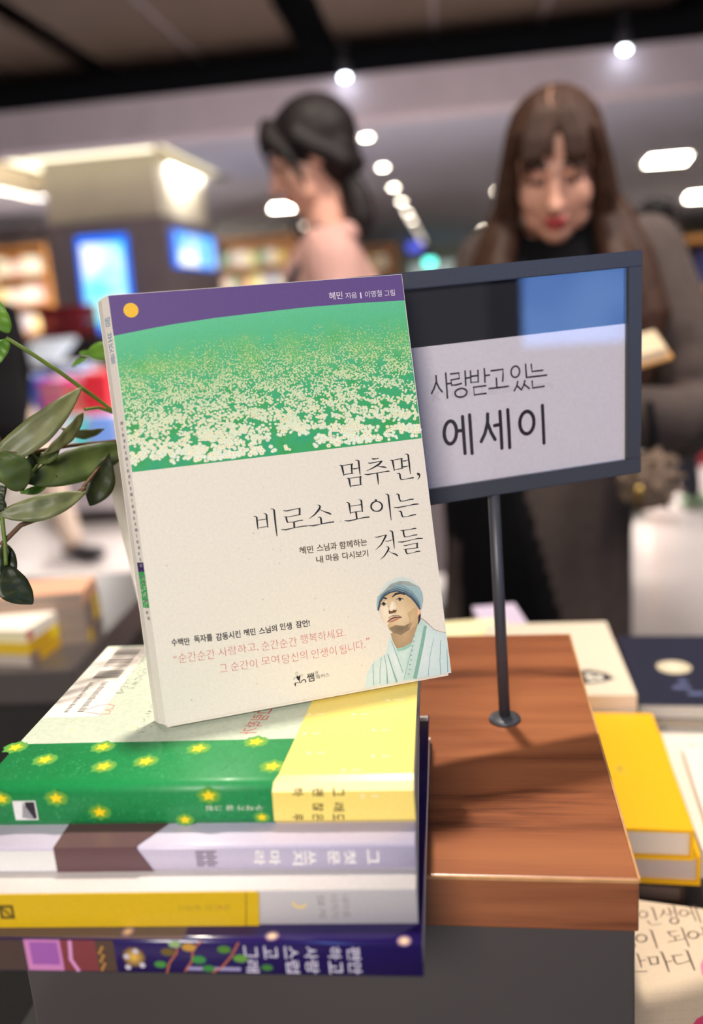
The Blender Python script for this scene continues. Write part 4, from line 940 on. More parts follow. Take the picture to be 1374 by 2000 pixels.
# ------------------------------------------------------------------ the sign on its post
SYAW = R(13.0)
SB = PZ(992, 1412, ZW); SB.z = ZW
sg = thing('sign_stand', 'charcoal framed sign on a thin black post standing on the walnut top', 'sign', SB, SYAW)
SI = wm(SB, SYAW).inverted(); SN = wm(SB, SYAW).to_3x3() @ Vector((0, 1, 0)); SOFF = 0.0
def spx(x, y, off=0.0):
    O = SB + SN * off; d = ray(x, y); q = SI @ (CAMP + d * ((O - CAMP).dot(SN) / d.dot(SN))); return (q.x, q.z)
tl, tr, br, b2 = spx(613, 549), spx(1252, 488), spx(1258, 921), spx(860, 986)
fx0, fx1 = tl[0], (tr[0] + br[0]) / 2
tilt = lambda x: (tr[1] - tl[1]) / (tr[0] - tl[0]) * (x - tl[0])
zt = lambda x: tl[1] + tilt(x); zb0 = (br[1] - tilt(br[0]) + b2[1] - tilt(b2[0])) / 2; zb = lambda x: zb0 + tilt(x)
fw = .0088; dp = .0085
b = MB()
def skewbox(mb, x0, x1, l0, l1, y0, y1, col=None):     # l0, l1 are functions of x: lower and upper edge
    V = [mb.bm.verts.new(p) for p in ((x0, y0, l0(x0)), (x1, y0, l0(x1)), (x1, y1, l0(x1)), (x0, y1, l0(x0)), (x0, y0, l1(x0)), (x1, y0, l1(x1)), (x1, y1, l1(x1)), (x0, y1, l1(x0)))]
    for q in ((0, 3, 2, 1), (0, 1, 5, 4), (1, 2, 6, 5), (2, 3, 7, 6), (3, 0, 4, 7), (4, 5, 6, 7)): mb.face([V[i] for i in q], col)
    return V
def frame_bar(x0, x1, l0, l1):
    V = skewbox(b, x0, x1, l0, l1, 0, dp)
    es = set(e for v in V for e in v.link_edges); bmesh.ops.bevel(b.bm, geom=list(es), offset=.0005, segments=2, affect='EDGES')
frame_bar(fx0, fx1, lambda x: zt(x) - fw, zt); frame_bar(fx0, fx1, zb, lambda x: zb(x) + fw)
frame_bar(fx0, fx0 + fw, lambda x: zb(x) + fw, lambda x: zt(x) - fw); frame_bar(fx1 - fw, fx1, lambda x: zb(x) + fw, lambda x: zt(x) - fw)
b.build('frame', M['steel'], sg)
cx0, cx1 = fx0 + fw, fx1 - fw; cy = .0035
split = (spx(812, 678)[1] - tilt(spx(812, 678)[0]) + spx(1232, 634)[1] - tilt(spx(1232, 634)[0])) / 2
b = MB(); skewbox(b, cx0, cx1, lambda x: zb(x) + fw, lambda x: split + tilt(x), cy, cy + .001, (226, 218, 226)); skewbox(b, cx0, cx1, lambda x: split + tilt(x), lambda x: zt(x) - fw, cy, cy + .001, (26, 24, 28))
CP = Print(b, (0, cy, 0), (1, 0, 0), (0, 0, 1), (0, -1, 0))
SS = 5.496
def cpt(x, y): return spx(836 + x / SS, 690 + y / SS, cy)
CM = (spx(1000, 800, cy)[0] - spx(900, 800, cy)[0]) / 100
CK = (44, 36, 40)
def ctr(strokes, w_):
    for st in strokes: CP.ribbon([cpt(*q) for q in st], CK, 3, w_ / SS * CM, True)
def cov(cx, cy_, rx, ry, w_, sl=-.09): CP.ribbon([cpt(cx + rx * math.cos(k * math.pi / 16), cy_ + ry * math.sin(k * math.pi / 16) + sl * rx * math.cos(k * math.pi / 16)) for k in range(33)], CK, 3, w_ / SS * CM)
ctr([[(88, 240), (92, 300), (70, 370), (40, 432)], [(92, 310), (120, 370), (154, 414)], [(192, 214), (202, 350), (211, 480)], [(206, 328), (244, 322)],
     [(246, 222), (334, 212), (338, 270), (250, 286), (256, 342), (300, 340), (360, 324)], [(400, 190), (404, 270), (408, 344)], [(404, 268), (450, 260)],
     [(458, 190), (464, 314), (542, 306), (538, 182)], [(460, 248), (540, 238)], [(606, 166), (612, 240), (614, 310)], [(612, 240), (662, 234)], [(622, 348), (492, 364), (500, 446), (626, 430)],
     [(680, 188), (806, 172), (808, 240), (804, 300)], [(736, 268), (742, 366)], [(658, 380), (760, 368), (864, 354)],
     [(1050, 118), (1054, 190), (1060, 262)], [(966, 302), (956, 350), (928, 402)], [(960, 350), (1004, 390)], [(1042, 294), (1030, 344), (1004, 392)], [(1038, 336), (1090, 378)],
     [(1110, 118), (1120, 196), (1234, 182)], [(1074, 258), (1276, 234)], [(1120, 298), (1126, 372), (1250, 354)]], 17)
cov(356, 424, 64, 46, 18); cov(940, 198, 46, 60, 17)
ctr([[(372, 680), (386, 880), (400, 1074)], [(448, 662), (462, 870), (476, 1074)], [(318, 834), (380, 826)], [(642, 652), (642, 740), (614, 860), (574, 946)], [(646, 760), (680, 850), (722, 924)], [(716, 776), (776, 764)], [(774, 624), (786, 820), (796, 1018)], [(858, 606), (870, 800), (880, 1012)], [(1230, 560), (1240, 760), (1248, 964)]], 36)
cov(242, 850, 66, 122, 37); cov(1064, 744, 76, 120, 38)
GH = (216, 207, 215)
def ghost(t_, x0, y0, x1, y1, h):
    a, c_ = Vector(cpt(x0, y0)), Vector(cpt(x1, y1)); CP.text(t_, a, c_ - a, (0, h / SS * CM), GH, 1, .01)
ghost('KYOBO', 50, 520, 600, 440, 90); ghost('Book Centre', 655, 450, 1340, 360, 72)
b.build('insert_card', M['matte'], sg)
mm, n_, l_, pb = newmat('clear_acrylic'); pb.inputs['Roughness'].default_value = 0.03; pb.inputs['IOR'].default_value = 1.49
tb = n_.new('ShaderNodeBsdfTransparent'); gb_ = n_.new('ShaderNodeBsdfGlossy'); gb_.inputs['Roughness'].default_value = 0.02
lw_ = n_.new('ShaderNodeLayerWeight'); pw_ = n_.new('ShaderNodeMath'); pw_.operation = 'POWER'; pw_.inputs[1].default_value = 5.0
fr_ = n_.new('ShaderNodeMath'); fr_.operation = 'MULTIPLY_ADD'; fr_.inputs[1].default_value = 0.95; fr_.inputs[2].default_value = 0.05; mxx = n_.new('ShaderNodeMixShader')
l_.new(lw_.outputs['Facing'], pw_.inputs[0]); l_.new(pw_.outputs[0], fr_.inputs[0]); l_.new(fr_.outputs[0], mxx.inputs[0]); l_.new(tb.outputs[0], mxx.inputs[1]); l_.new(gb_.outputs[0], mxx.inputs[2]); l_.new(mxx.outputs[0], n_['Material Output'].inputs[0])
M['acrylic'] = mm
b = MB(); skewbox(b, cx0, cx1, lambda x: zb(x) + fw, lambda x: zt(x) - fw, cy - .0022, cy - .0008); b.build('acrylic_cover', M['acrylic'], sg)
pq = SI @ PY(970, 975, SB.y); hx = spx(971, 975)[0]
b = MB(); b.tube([(0, .004, .004), (hx, .004, zb(hx) + .002)], .0034, 14); b.build('post', M['steel'], sg)
b = MB(); b.lathe([(.0092, 0), (.0096, .0008), (.0092, .0020), (.0060, .0026), (.0040, .0034)], 28, (0, .004, 0)); b.build('base_disc', M['steel'], sg)

# the screen behind the photographer that the acrylic mirrors
nrm = -SN; pc = Matrix(wm(SB, SYAW)) @ Vector((spx(1128, 560)[0], 0, spx(1128, 560)[1]))
din = (pc - CAMP).normalized(); dref = din - 2 * din.dot(nrm) * nrm
SD = 2.1; sc_ = pc + dref * SD
kk = SD + (pc - CAMP).length; ww = (spx(1222, 560)[0] - spx(1031, 560)[0]) * kk / (pc - CAMP).length; h1 = 1.35
rk = thing('information_screen', 'tall blue information screen facing the table, mirrored in the acrylic of the sign', 'screen', (sc_.x, sc_.y, 0), math.atan2(-dref.x, dref.y))
zbot = sc_.z - .52 * ww
b = MB(); b.box((-ww / 2 - .10, .0, .04), (ww / 2 + .10, .08, zbot + h1 + .1)); b.build('casing', M['black_table'], rk)
b = MB(); b.box((-ww / 2, -.012, zbot), (ww / 2, -.002, zbot + h1)); b.build('display', M['screen_soft'], rk)
b = MB(); b.box((-ww / 2 - .2, -.2, 0), (ww / 2 + .2, .25, .04)); b.build('foot', M['black_table'], rk)

# ------------------------------------------------------------------ the black display table and the books beside the plinth
TZ = .85
tb_ = thing('display_table', 'black display table under the plinth and the books round it', 'table', (0, 0, 0), WYAW)
TM = wm((0, 0, 0), WYAW)
b = MB(); b.bevbox((-.30, .06, TZ - .05), (1.0, .995, TZ), .002); b.build('tabletop', M['black_table'], tb_)
b = MB(); b.box((-.26, .1, .0), (.95, .93, TZ - .05)); b.build('table_base', M['black_table'], tb_)

def lying_px(name, label, fr, br, z, W, T, cols, group=None, spine='R', hard=True, left=False, extra=None, pm='matte', D=None, zr=None):
    """a closed book lying flat; fr and br are the photo's front and back corners of its right (or left) edge at height z."""
    A, B_ = PZ(*fr, zr or z), PZ(*br, zr or z); d = B_ - A; yaw = math.atan2(d.y, d.x) - math.pi / 2; D = D or d.length
    t = thing(name, label, 'book', (A.x, A.y, z - T), yaw, group)
    x0, x1 = (0, W) if left else (-W, 0)
    c = .0024 if hard else .0008; ov = .003 if hard else .0004
    ctop, cpg = cols
    b = MB(ctop); b.box((x0, 0, T - c), (x1, D, T)); b.box((x0, 0, 0), (x1, D, c))
    if spine == 'R': b.box((x1 - c, 0, c), (x1, D, T - c))
    if spine == 'L': b.box((x0, 0, c), (x0 + c, D, T - c))
    if spine == 'F': b.box((x0, 0, c), (x1, c, T - c))
    if extra: extra(Print(b, (0, 0, T), (1, 0, 0), (0, 1, 0), (0, 0, 1)), wm((A.x, A.y, z - T), yaw).inverted(), z, Print(b, (x1, 0, 0), (0, 1, 0), (0, 0, 1), (1, 0, 0)))
    b.build('cover', M[pm], t)
    b = MB(cpg); b.box((x0 + (c if spine == 'L' else ov), (c if spine == 'F' else ov), c), (x1 - (c if spine == 'R' else ov), D - ov, T - c)); b.build('page_block', M['matte'], t)
    return t
YEL, PG = (236, 176, 6), (214, 198, 182)
def y_mark(tp, inv, z, rp):
    f = lambda x, y: (lambda q: (q.x, q.y))(inv @ PZ(x, y, z))
    u, v = f(1212, 1502); tp.rect(u - .004, v - .006, u + .004, v + .006, (226, 184, 40), 1)
    for k in range(3): tp.ribbon([(u - .0026, v - .003 + .003 * k), (u + .0024, v - .002 + .003 * k)], (130, 104, 40), 2, .001)
lying_px('hardcover_book', 'bright yellow hardcover on top of its pair, right of the walnut top', (1357, 1622), (1275, 1393), .915, .14, .0235, (YEL, PG), 'yellow hardcovers beside the plinth', extra=y_mark)
lying_px('hardcover_book', 'yellow hardcover lying beneath the other yellow one', (1370, 1672), (1292, 1430), .8912, .14, .0235, (YEL, (190, 172, 160)), 'yellow hardcovers beside the plinth')
lying_px('hardcover_book', 'dark brown book at the bottom under the yellow pair', (1338, 1730), (1290, 1500), .8675, .13, .0172, ((60, 44, 34), (96, 80, 70)), None)
def c_mark(tp, inv, z, rp):
    f = lambda x, y: (lambda q: (q.x, q.y))(inv @ PZ(x, y, z))
    tp.poly([f(x, y) for x, y in ((1118, 1312), (1150, 1308), (1182, 1314), (1202, 1325), (1180, 1332), (1146, 1336), (1112, 1332))], (34, 32, 34), 1)
    tp.poly([f(x, y) for x, y in ((1142, 1315), (1176, 1317), (1180, 1328), (1150, 1331))], (232, 222, 206), 2)
    tp.ribbon([f(1150, 1326), f(1172, 1317)], (34, 32, 34), 3, .002); tp.ribbon([f(1156, 1318), f(1170, 1328)], (34, 32, 34), 3, .0016)
lying_px('paperback_book', 'thick cream paperback with a dark oval emblem behind the yellow book', (1245, 1357), (1184, 1214), .930, .125, .036, ((224, 208, 186), (216, 200, 186)), None, 'R', False, extra=c_mark)
lying_px('hardcover_book', 'pale book lying under the thick cream paperback', (1240, 1398), (1182, 1250), .8935, .125, .0430, ((216, 204, 190), (222, 208, 192)), None)
def n_mark(tp, inv, z, rp):
    f = lambda x, y: (lambda q: (q.x, q.y))(inv @ PZ(x, y, z))
    u, v = f(1317, 1303); tp.fan([(u + .0165 * math.cos(k * .42), v + .016 * math.sin(k * .42)) for k in range(15)], (206, 190, 160), (236, 224, 200), 1)
    for x, y, w_ in ((1334, 1330, .008), (1332, 1342, .016), (1360, 1354, .014)):
        u, v = f(x, y); tp.rect(u - w_ / 2, v - .004, u + w_ / 2, v + .003, (96, 102, 138), 1)
lying_px('paperback_book', 'navy book with a pale round emblem, behind the white books at right', (1247, 1376), (1206, 1242), .900, .150, .014, ((40, 42, 60), (190, 180, 170)), None, 'L', False, True, n_mark, 'satin')
lying_px('paperback_book', 'tan book lying under the navy one', (1252, 1396), (1212, 1262), .8858, .150, .0357, ((150, 134, 116), (170, 154, 136)), None, 'L', False, True)
def w_mark(tp, inv, z, rp):
    f = lambda x, y: (lambda q: (q.x, q.y))(inv @ PZ(x, y, z))
    for x, y in ((1298, 1422), (1352, 1458)): u, v = f(x, y); tp.disc(u, v, .003, (176, 168, 166), 1, 8)
lying_px('paperback_book', 'wide white paperback lying right of the yellow hardcover', (1372, 1660), (1284, 1413), .8735, .17, .0233, ((226, 217, 206), (226, 212, 190)), 'white paperbacks at the right edge', 'L', False, True, w_mark)
lying_px('paperback_book', 'smaller white paperback on top of the wide white one at the right edge', (1392, 1640), (1333, 1458), .8835, .15, .0096, ((230, 223, 214), (222, 196, 160)), 'white paperbacks at the right edge', 'L', False, True)
lying_px('paperback_book', 'pale yellow paperback seen behind the walnut top', (1000, 1236), (985, 1206), .925, .15, .03, ((250, 236, 186), (240, 228, 200)), None, 'R', False)
lying_px('paperback_book', 'lavender book half hidden behind the thick cream paperback', (1030, 1216), (1005, 1178), .915, .05, .03, ((206, 190, 214), (226, 214, 214)), None, 'R', False)
# the cream book with brush lettering at the lower right
def brush(tp, inv, z, rp):
    f = lambda x, y: (lambda q: (q.x, q.y))(inv @ PZ(x, y, z))
    o, sc = (1200, 1720), 7.143; kx = (f(1340, 1850)[0] - f(1300, 1850)[0]) / 40; ink = (74, 50, 44)
    def st(*L):
        for s in L:
            tp.ribbon([f(o[0] + x / sc, o[1] + y / sc) + (w_ / sc * kx,) for x, y, w_ in s], ink, 2)
    def ov(cx, cy, rx, ry, w_):
        tp.ribbon([f(o[0] + (cx + rx * math.cos(k * math.pi / 11)) / sc, o[1] + (cy + ry * math.sin(k * math.pi / 11)) / sc) + (w_ / sc * kx * (.75 + .35 * abs(math.cos(k * math.pi / 11))),) for k in range(23)], ink, 2)
    ov(404, 472, 62, 46, 20); st([(500, 368, 8), (535, 378, 26), (560, 440, 26), (595, 560, 22)], [(450, 556, 8), (480, 570, 22), (498, 606, 20), (540, 618, 12), (664, 602, 14)])
    st([(672, 402, 10), (694, 412, 28), (690, 450, 24), (638, 518, 8)], [(706, 452, 8), (740, 474, 14), (775, 488, 18)], [(740, 370, 8), (768, 384, 22), (800, 500, 18)], [(782, 444, 14), (840, 436, 14)], [(806, 344, 8), (836, 358, 26), (880, 512, 22)])
    ov(842, 562, 58, 42, 24)
    ov(974, 452, 60, 44, 20); st([(1034, 464, 12), (1084, 450, 14)], [(1040, 366, 8), (1068, 378, 20), (1146, 568, 18)], [(1090, 334, 8), (1124, 350, 22), (1216, 590, 20)])
    ov(382, 806, 74, 52, 24); st([(484, 684, 8), (520, 696, 28), (560, 810, 28), (606, 948, 20)])
    st([(740, 716, 18), (800, 714, 16), (884, 700, 10)], [(758, 722, 24), (790, 766, 20), (836, 786, 16), (920, 768, 14)], [(846, 786, 20), (866, 836, 20)], [(752, 856, 14), (880, 834, 14), (1004, 808, 12)], [(910, 648, 8), (948, 664, 26), (990, 780, 26), (1050, 926, 20)])
    ov(1104, 758, 72, 50, 24); st([(1200, 640, 10), (1240, 664, 26), (1320, 880, 20)], [(1176, 756, 14), (1244, 744, 14)])
    st([(300, 1010, 12), (330, 1026, 26), (360, 1120, 26), (386, 1218, 16)], [(372, 1120, 12), (446, 1106, 14)], [(290, 1272, 14), (462, 1266, 16)], [(288, 880, 16), (300, 930, 16)])
    st([(446, 1066, 8), (484, 1070, 22), (500, 1120, 26), (522, 1176, 24)], [(484, 1072, 12), (606, 1062, 16)], [(604, 1060, 26), (616, 1158, 26)], [(524, 1172, 14), (632, 1156, 16)], [(626, 988, 10), (666, 1000, 28), (720, 1130, 30), (768, 1276, 20)], [(736, 1136, 14), (812, 1120, 16)])
    st([(790, 1048, 10), (826, 1050, 16), (960, 1034, 14)], [(824, 1052, 24), (850, 1130, 28), (880, 1168, 22), (960, 1152, 14), (1060, 1118, 14)], [(976, 966, 10), (1020, 980, 30), (1070, 1110, 30), (1128, 1256, 22)])
    for y in (1594, 1718, 1840, 1966):
        for k in range(26):
            x = 440 + 32 * k - (y - 1594) * .1
            if x < 1240 and (k * 7) % 5: q = f(o[0] + x / sc, o[1] + (y - .06 * (x - 440)) / sc); tp.disc(q[0], q[1], .00028, (176, 150, 136), 1, 6)
    tp.poly([f(x, y) for x, y in ((1374, 1872), (1369, 1886), (1372, 1904), (1384, 1920), (1402, 1900), (1398, 1876))], (240, 120, 150), 2)
    tp.poly([f(x, y) for x, y in ((1352, 2004), (1362, 1990), (1384, 1978), (1404, 1990), (1402, 2020), (1360, 2030))], (214, 70, 110), 2)
lying_px('paperback_book', 'cream book with brown brush lettering and pink petals at the lower right corner', (1240, 2060), (1240, 1757), .872, .150, .022, ((212, 190, 164), (226, 110, 120)), None, 'L', False, True, brush)

# ------------------------------------------------------------------ pot plant behind the standing paperback
def local_on(Y, x, y): return PY(x, y, Y)
pa = local_on(.50, 201, 899)
pot = thing('potted_plant', 'leafy plant in a tapered white square pot, behind and left of the standing paperback', 'plant', (pa.x, pa.y, ZW), R(-8))
ph = pa.z - ZW; pw, tp_ = .128, .0128
def frustum(mb, o0, w0, z0, o1, w1, z1):
    a = [mb.bm.verts.new((o0 + i * w0, o0 + j * w0, z0)) for i, j in ((0, 0), (1, 0), (1, 1), (0, 1))]; c_ = [mb.bm.verts.new((o1 + i * w1, o1 + j * w1, z1)) for i, j in ((0, 0), (1, 0), (1, 1), (0, 1))]
    return a, c_
b = MB(); th = .006
a0, a1 = frustum(b, tp_, pw - 2 * tp_, 0, 0, pw, ph); i0, i1 = frustum(b, tp_ + th, pw - 2 * tp_ - 2 * th, .01, th, pw - 2 * th, ph)
for i in range(4):
    j = (i + 1) % 4; b.face([a0[i], a0[j], a1[j], a1[i]]); b.face([i0[i], i1[i], i1[j], i0[j]]); b.face([a1[i], a1[j], i1[j], i1[i]])
b.face(a0[::-1]); b.face(i0)
b.build('pot', M['ceramic'], pot)
b = MB(); q = [b.bm.verts.new((th * .8 + i * (pw - 1.6 * th) / 14, th * .8 + j * (pw - 1.6 * th) / 14, ph - .003 + .0028 * mnoise.noise((i * .7, j * .7, 2)))) for i in range(15) for j in range(15)]
for i in range(14):
    for j in range(14): b.face([q[i * 15 + j], q[i * 15 + j + 1], q[(i + 1) * 15 + j + 1], q[(i + 1) * 15 + j]])
random.seed(4)
for k in range(90):
    u, v = random.uniform(.01, pw - .01), random.uniform(.008, pw - .01); rr = random.uniform(.0016, .0034); b.ball((u, v, ph - .002), (rr, rr, rr * .7), 8)
b.build('soil', M['soil'], pot)
PMI = wm((pa.x, pa.y, ZW), R(-8)).inverted()
def leaf(base, tip, bend, wpx, d0, d1, mt, tw=0.0, prof=.42, fold=.18):
    """a leaf blade between two points of the photo at depths d0, d1; bend and width in the photo's pixels."""
    A, B_ = PD(*base, d0), PD(*tip, d1); px = (d0 + d1) / 2 / F_PX
    ax = (B_ - A).normalized(); n = (CAMP - (A + B_) / 2).normalized(); sd = ax.cross(n).normalized(); n = sd.cross(ax)
    sd = (sd * math.cos(tw) + n * math.sin(tw)).normalized(); n = ax.cross(sd)
    if n.dot(CAMP - A) < 0: n = -n
    b = MB(); rows = []; NS = 16
    for i in range(NS + 1):
        t = i / NS; c = A.lerp(B_, t) + sd * (bend * px * math.sin(math.pi * t)) + n * (.06 * (B_ - A).length * math.sin(math.pi * t))
        wd = wpx * px * .5 * (math.sin(math.pi * t ** (math.log(.5) / math.log(prof))) ** .8 if 0 < t < 1 else .02) + .0002
        row = []
        for k in (-1, -.6, -.25, 0, .25, .6, 1):
            row.append(b.bm.verts.new(PMI @ (c + sd * wd * k + n * (wd * fold * abs(k) + .0004 * math.sin(t * 21 + k * 2)))))
        rows.append(row)
    for i in range(NS):
        for k in range(6): b.face([rows[i][k], rows[i][k + 1], rows[i + 1][k + 1], rows[i + 1][k]], smooth=True)
    o = b.build('leaf', M[mt], pot)
    md = o.modifiers.new('thickness', 'SOLIDIFY'); md.thickness = .0005
    return o
for L in (((-16, 905), (160, 756), 14, 58, .455, .47, 'leaf_grey', .3, .40), ((162, 806), (80, 890), -6, 26, .47, .46, 'leaf_grey', .5, .45), ((52, 944), (262, 868), 4, 66, .465, .50, 'leaf', .2, .45),
          ((72, 905), (118, 858), 8, 22, .466, .465, 'leaf'), ((-8, 1005), (168, 962), 12, 48, .45, .46, 'leaf_grey', .25, .5), ((46, 958), (-14, 880), 10, 62, .46, .45, 'leaf'),
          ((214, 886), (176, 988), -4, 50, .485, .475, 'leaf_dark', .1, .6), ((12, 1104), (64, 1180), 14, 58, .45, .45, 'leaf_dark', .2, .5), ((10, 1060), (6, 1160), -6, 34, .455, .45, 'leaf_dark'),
          ((16, 652), (-4, 586), -4, 30, .455, .45, 'leaf_light'), ((14, 662), (-4, 712), 4, 26, .455, .45, 'leaf_light'), ((250, 682), (168, 692), 4, 36, .56, .56, 'leaf_light', .2, .55),
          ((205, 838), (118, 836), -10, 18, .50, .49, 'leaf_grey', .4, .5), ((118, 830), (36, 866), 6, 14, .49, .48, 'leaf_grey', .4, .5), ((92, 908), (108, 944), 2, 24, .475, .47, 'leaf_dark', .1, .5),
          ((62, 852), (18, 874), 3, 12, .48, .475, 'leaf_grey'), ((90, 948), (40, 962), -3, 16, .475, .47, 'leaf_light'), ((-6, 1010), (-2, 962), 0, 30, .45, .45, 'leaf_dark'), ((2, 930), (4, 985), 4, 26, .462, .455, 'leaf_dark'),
          ((156, 690), (182, 686), 2, 10, .56, .56, 'leaf_light'), ((170, 700), (140, 716), 2, 8, .56, .56, 'leaf_light'), ((80, 882), (56, 920), 2, 26, .47, .468, 'leaf')):
    leaf(*L)
def stemline(pts, r, m_):
    P_ = [PMI @ PD(*q) for q in pts]; b = MB(); n = len(P_)
    Q = []
    for i in range(n - 1):
        for k in range(5): Q.append(P_[i].lerp(P_[i + 1], k / 5))
    Q.append(P_[-1]); b.tube(Q, r, 7); b.build('stem', M[m_], pot)
stemline([(12, 660, .455), (52, 684, .458), (110, 722, .465), (180, 772, .478), (246, 822, .495), (300, 880, .53)], .0011, 'stem')
stemline([(166, 800, .472), (192, 796, .48), (222, 806, .49), (262, 840, .51), (305, 890, .53)], .0009, 'stem')
stemline([(162, 952, .467), (186, 922, .475), (212, 888, .49), (262, 872, .51)], .0009, 'stem_brown')
stemline([(2, 1064, .45), (40, 1026, .455), (92, 1006, .46), (130, 984, .465), (166, 952, .467)], .0013, 'stem_brown')
stemline([(44, 950, .462), (62, 924, .465), (84, 894, .468)], .0009, 'stem')
stemline([(-6, 882, .452), (30, 886, .456), (80, 880, .466), (140, 870, .48), (240, 860, .51)], .0010, 'stem_brown')
stemline([(4, 1010, .45), (10, 1062, .45), (12, 1104, .45)], .0011, 'stem')

# ------------------------------------------------------------------ the next table on the left with two piles of books
lt = thing('display_table', 'dark table at the left carrying piles of salmon and yellow books', 'table', (0, 0, 0), R(-6))
LTI = wm((0, 0, 0), R(-6)).inverted(); fe = LTI @ PZ(60, 1311, TZ)
rx = (LTI @ PZ(190, 1252, TZ)).x + .004
b = MB(); b.bevbox((-1.5, fe.y, TZ - .045), (rx, fe.y + .40, TZ), .003); b.build('tabletop', M['plinth'], lt)
b = MB(); b.box((-1.45, fe.y + .03, 0), (rx - .03, fe.y + .37, TZ - .045)); b.build('table_base', M['black_table'], lt)  # closed black block painted in for the shade beneath the tabletop
GR = (140, 122, 116)
zt_ = PY(187, 1125, PZ(187, 1222, TZ).y).z; z = zt_; tk = (zt_ - TZ) / 4
for k, (ct, lb) in enumerate((((224, 168, 136), 'salmon covered book on top of the rear pile at the left'), (GR, 'grey-brown book with a yellow spine end, second in the rear left pile'), (GR, 'grey-brown book third in the rear left pile'), ((126, 108, 104), 'grey-brown book fourth in the rear left pile'))):
    def ends(tp, inv, zz, rp, k=k):
        if k in (1, 2): rp.rect(.036, .0002, .062, tk - .0006, (228, 190, 40), 1)
        if k == 3: rp.rect(.0, .0002, .02, tk - .0006, (228, 190, 40), 1)
    lying_px('paperback_book', lb, (160, 1156), (187, 1124), z, .19, tk - .0003, (ct, (150, 132, 120)), 'books in the rear left pile', 'R', False, extra=ends, zr=zt_); z -= tk
zt_ = PY(50, 1232, PZ(50, 1304, TZ).y).z; z = zt_; tk = (zt_ - TZ) / 3
for k, (ct, pg, lb) in enumerate((((250, 240, 226), (226, 216, 176), 'white book on top of the front pile at the left'), ((255, 222, 20), (214, 176, 40), 'yellow book second in the front left pile'), (GR, (190, 176, 166), 'grey book third in the front left pile'))):
    def ends(tp, inv, zz, rp, k=k):
        if k == 0: rp.rect(.0, .002, .012, tk - .002, (214, 70, 50), 1)
        if k == 1: rp.rect(.0, .0002, .05, tk - .0006, (226, 176, 34), 1)
        if k == 2: rp.rect(.02, .0002, .07, tk - .0006, (226, 176, 34), 1)
    lying_px('paperback_book', lb, (50, 1232), (114, 1190), z, .19, tk - .0003, (ct, pg), 'books in the front left pile', 'R', False, extra=ends, D=.070, zr=zt_); z -= tk

# ------------------------------------------------------------------ people
class Soft:
    """overlapping ellipsoids and tapered limbs, melted into one continuous surface"""
    def __init__(s): s.bm = bmesh.new()
    def ell(s, c, r, rot=None, n=20):
        mtx = Matrix.Translation(c) @ (rot.to_4x4() if rot else Matrix()) @ Matrix.Diagonal((r[0], r[1], r[2], 1))
        bmesh.ops.create_uvsphere(s.bm, u_segments=n, v_segments=n // 2, radius=1, matrix=mtx)
    def limb(s, pts):
        """pts: (point, radius) or (point, (rx, ry)) along a limb; rings plus round ends"""
        P = [Vector(p[0]) for p in pts]; n = 14; rings = []
        for i, p in enumerate(P):
            t = (P[min(i + 1, len(P) - 1)] - P[max(i - 1, 0)]).normalized()
            a = Vector((1, 0, 0)) if abs(t.x) < .9 else Vector((0, 1, 0))
            x = (a - t * a.dot(t)).normalized(); y = t.cross(x); r = pts[i][1]; rx, ry = (r, r) if not hasattr(r, '__len__') else r
            rings.append([s.bm.verts.new(p + x * math.cos(k * 2 * math.pi / n) * rx + y * math.sin(k * 2 * math.pi / n) * ry) for k in range(n)])
        for i in range(len(rings) - 1):
            for k in range(n): s.bm.faces.new([rings[i][k], rings[i][(k + 1) % n], rings[i + 1][(k + 1) % n], rings[i + 1][k]])
        s.bm.faces.new(rings[0][::-1]); s.bm.faces.new(rings[-1])
        for p, q in zip(P, pts):
            r = q[1] if not hasattr(q[1], '__len__') else min(q[1])
            bmesh.ops.create_uvsphere(s.bm, u_segments=12, v_segments=8, radius=r, matrix=Matrix.Translation(p))
    def build(s, name, mats, parent, voxel=.006, smooth=3, pick=None):
        bmesh.ops.recalc_face_normals(s.bm, faces=s.bm.faces[:])
        me = bpy.data.meshes.new(name); s.bm.to_mesh(me); s.bm.free()
        o = bpy.data.objects.new(name, me); COL.objects.link(o)
        md = o.modifiers.new('melt', 'REMESH'); md.mode = 'VOXEL'; md.voxel_size = voxel
        if smooth: sm = o.modifiers.new('soften', 'SMOOTH'); sm.iterations = smooth; sm.factor = .5
        m2 = bpy.data.meshes.new_from_object(o.evaluated_get(bpy.context.evaluated_depsgraph_get()))
        o.modifiers.clear(); o.data = m2; bpy.data.meshes.remove(me)
        for mm in (mats if isinstance(mats, (list, tuple)) else [mats]): m2.materials.append(mm)
        for p in m2.polygons:
            p.use_smooth = True
            if pick: p.material_index = pick(p.center)
        if parent: o.parent = parent
        return o

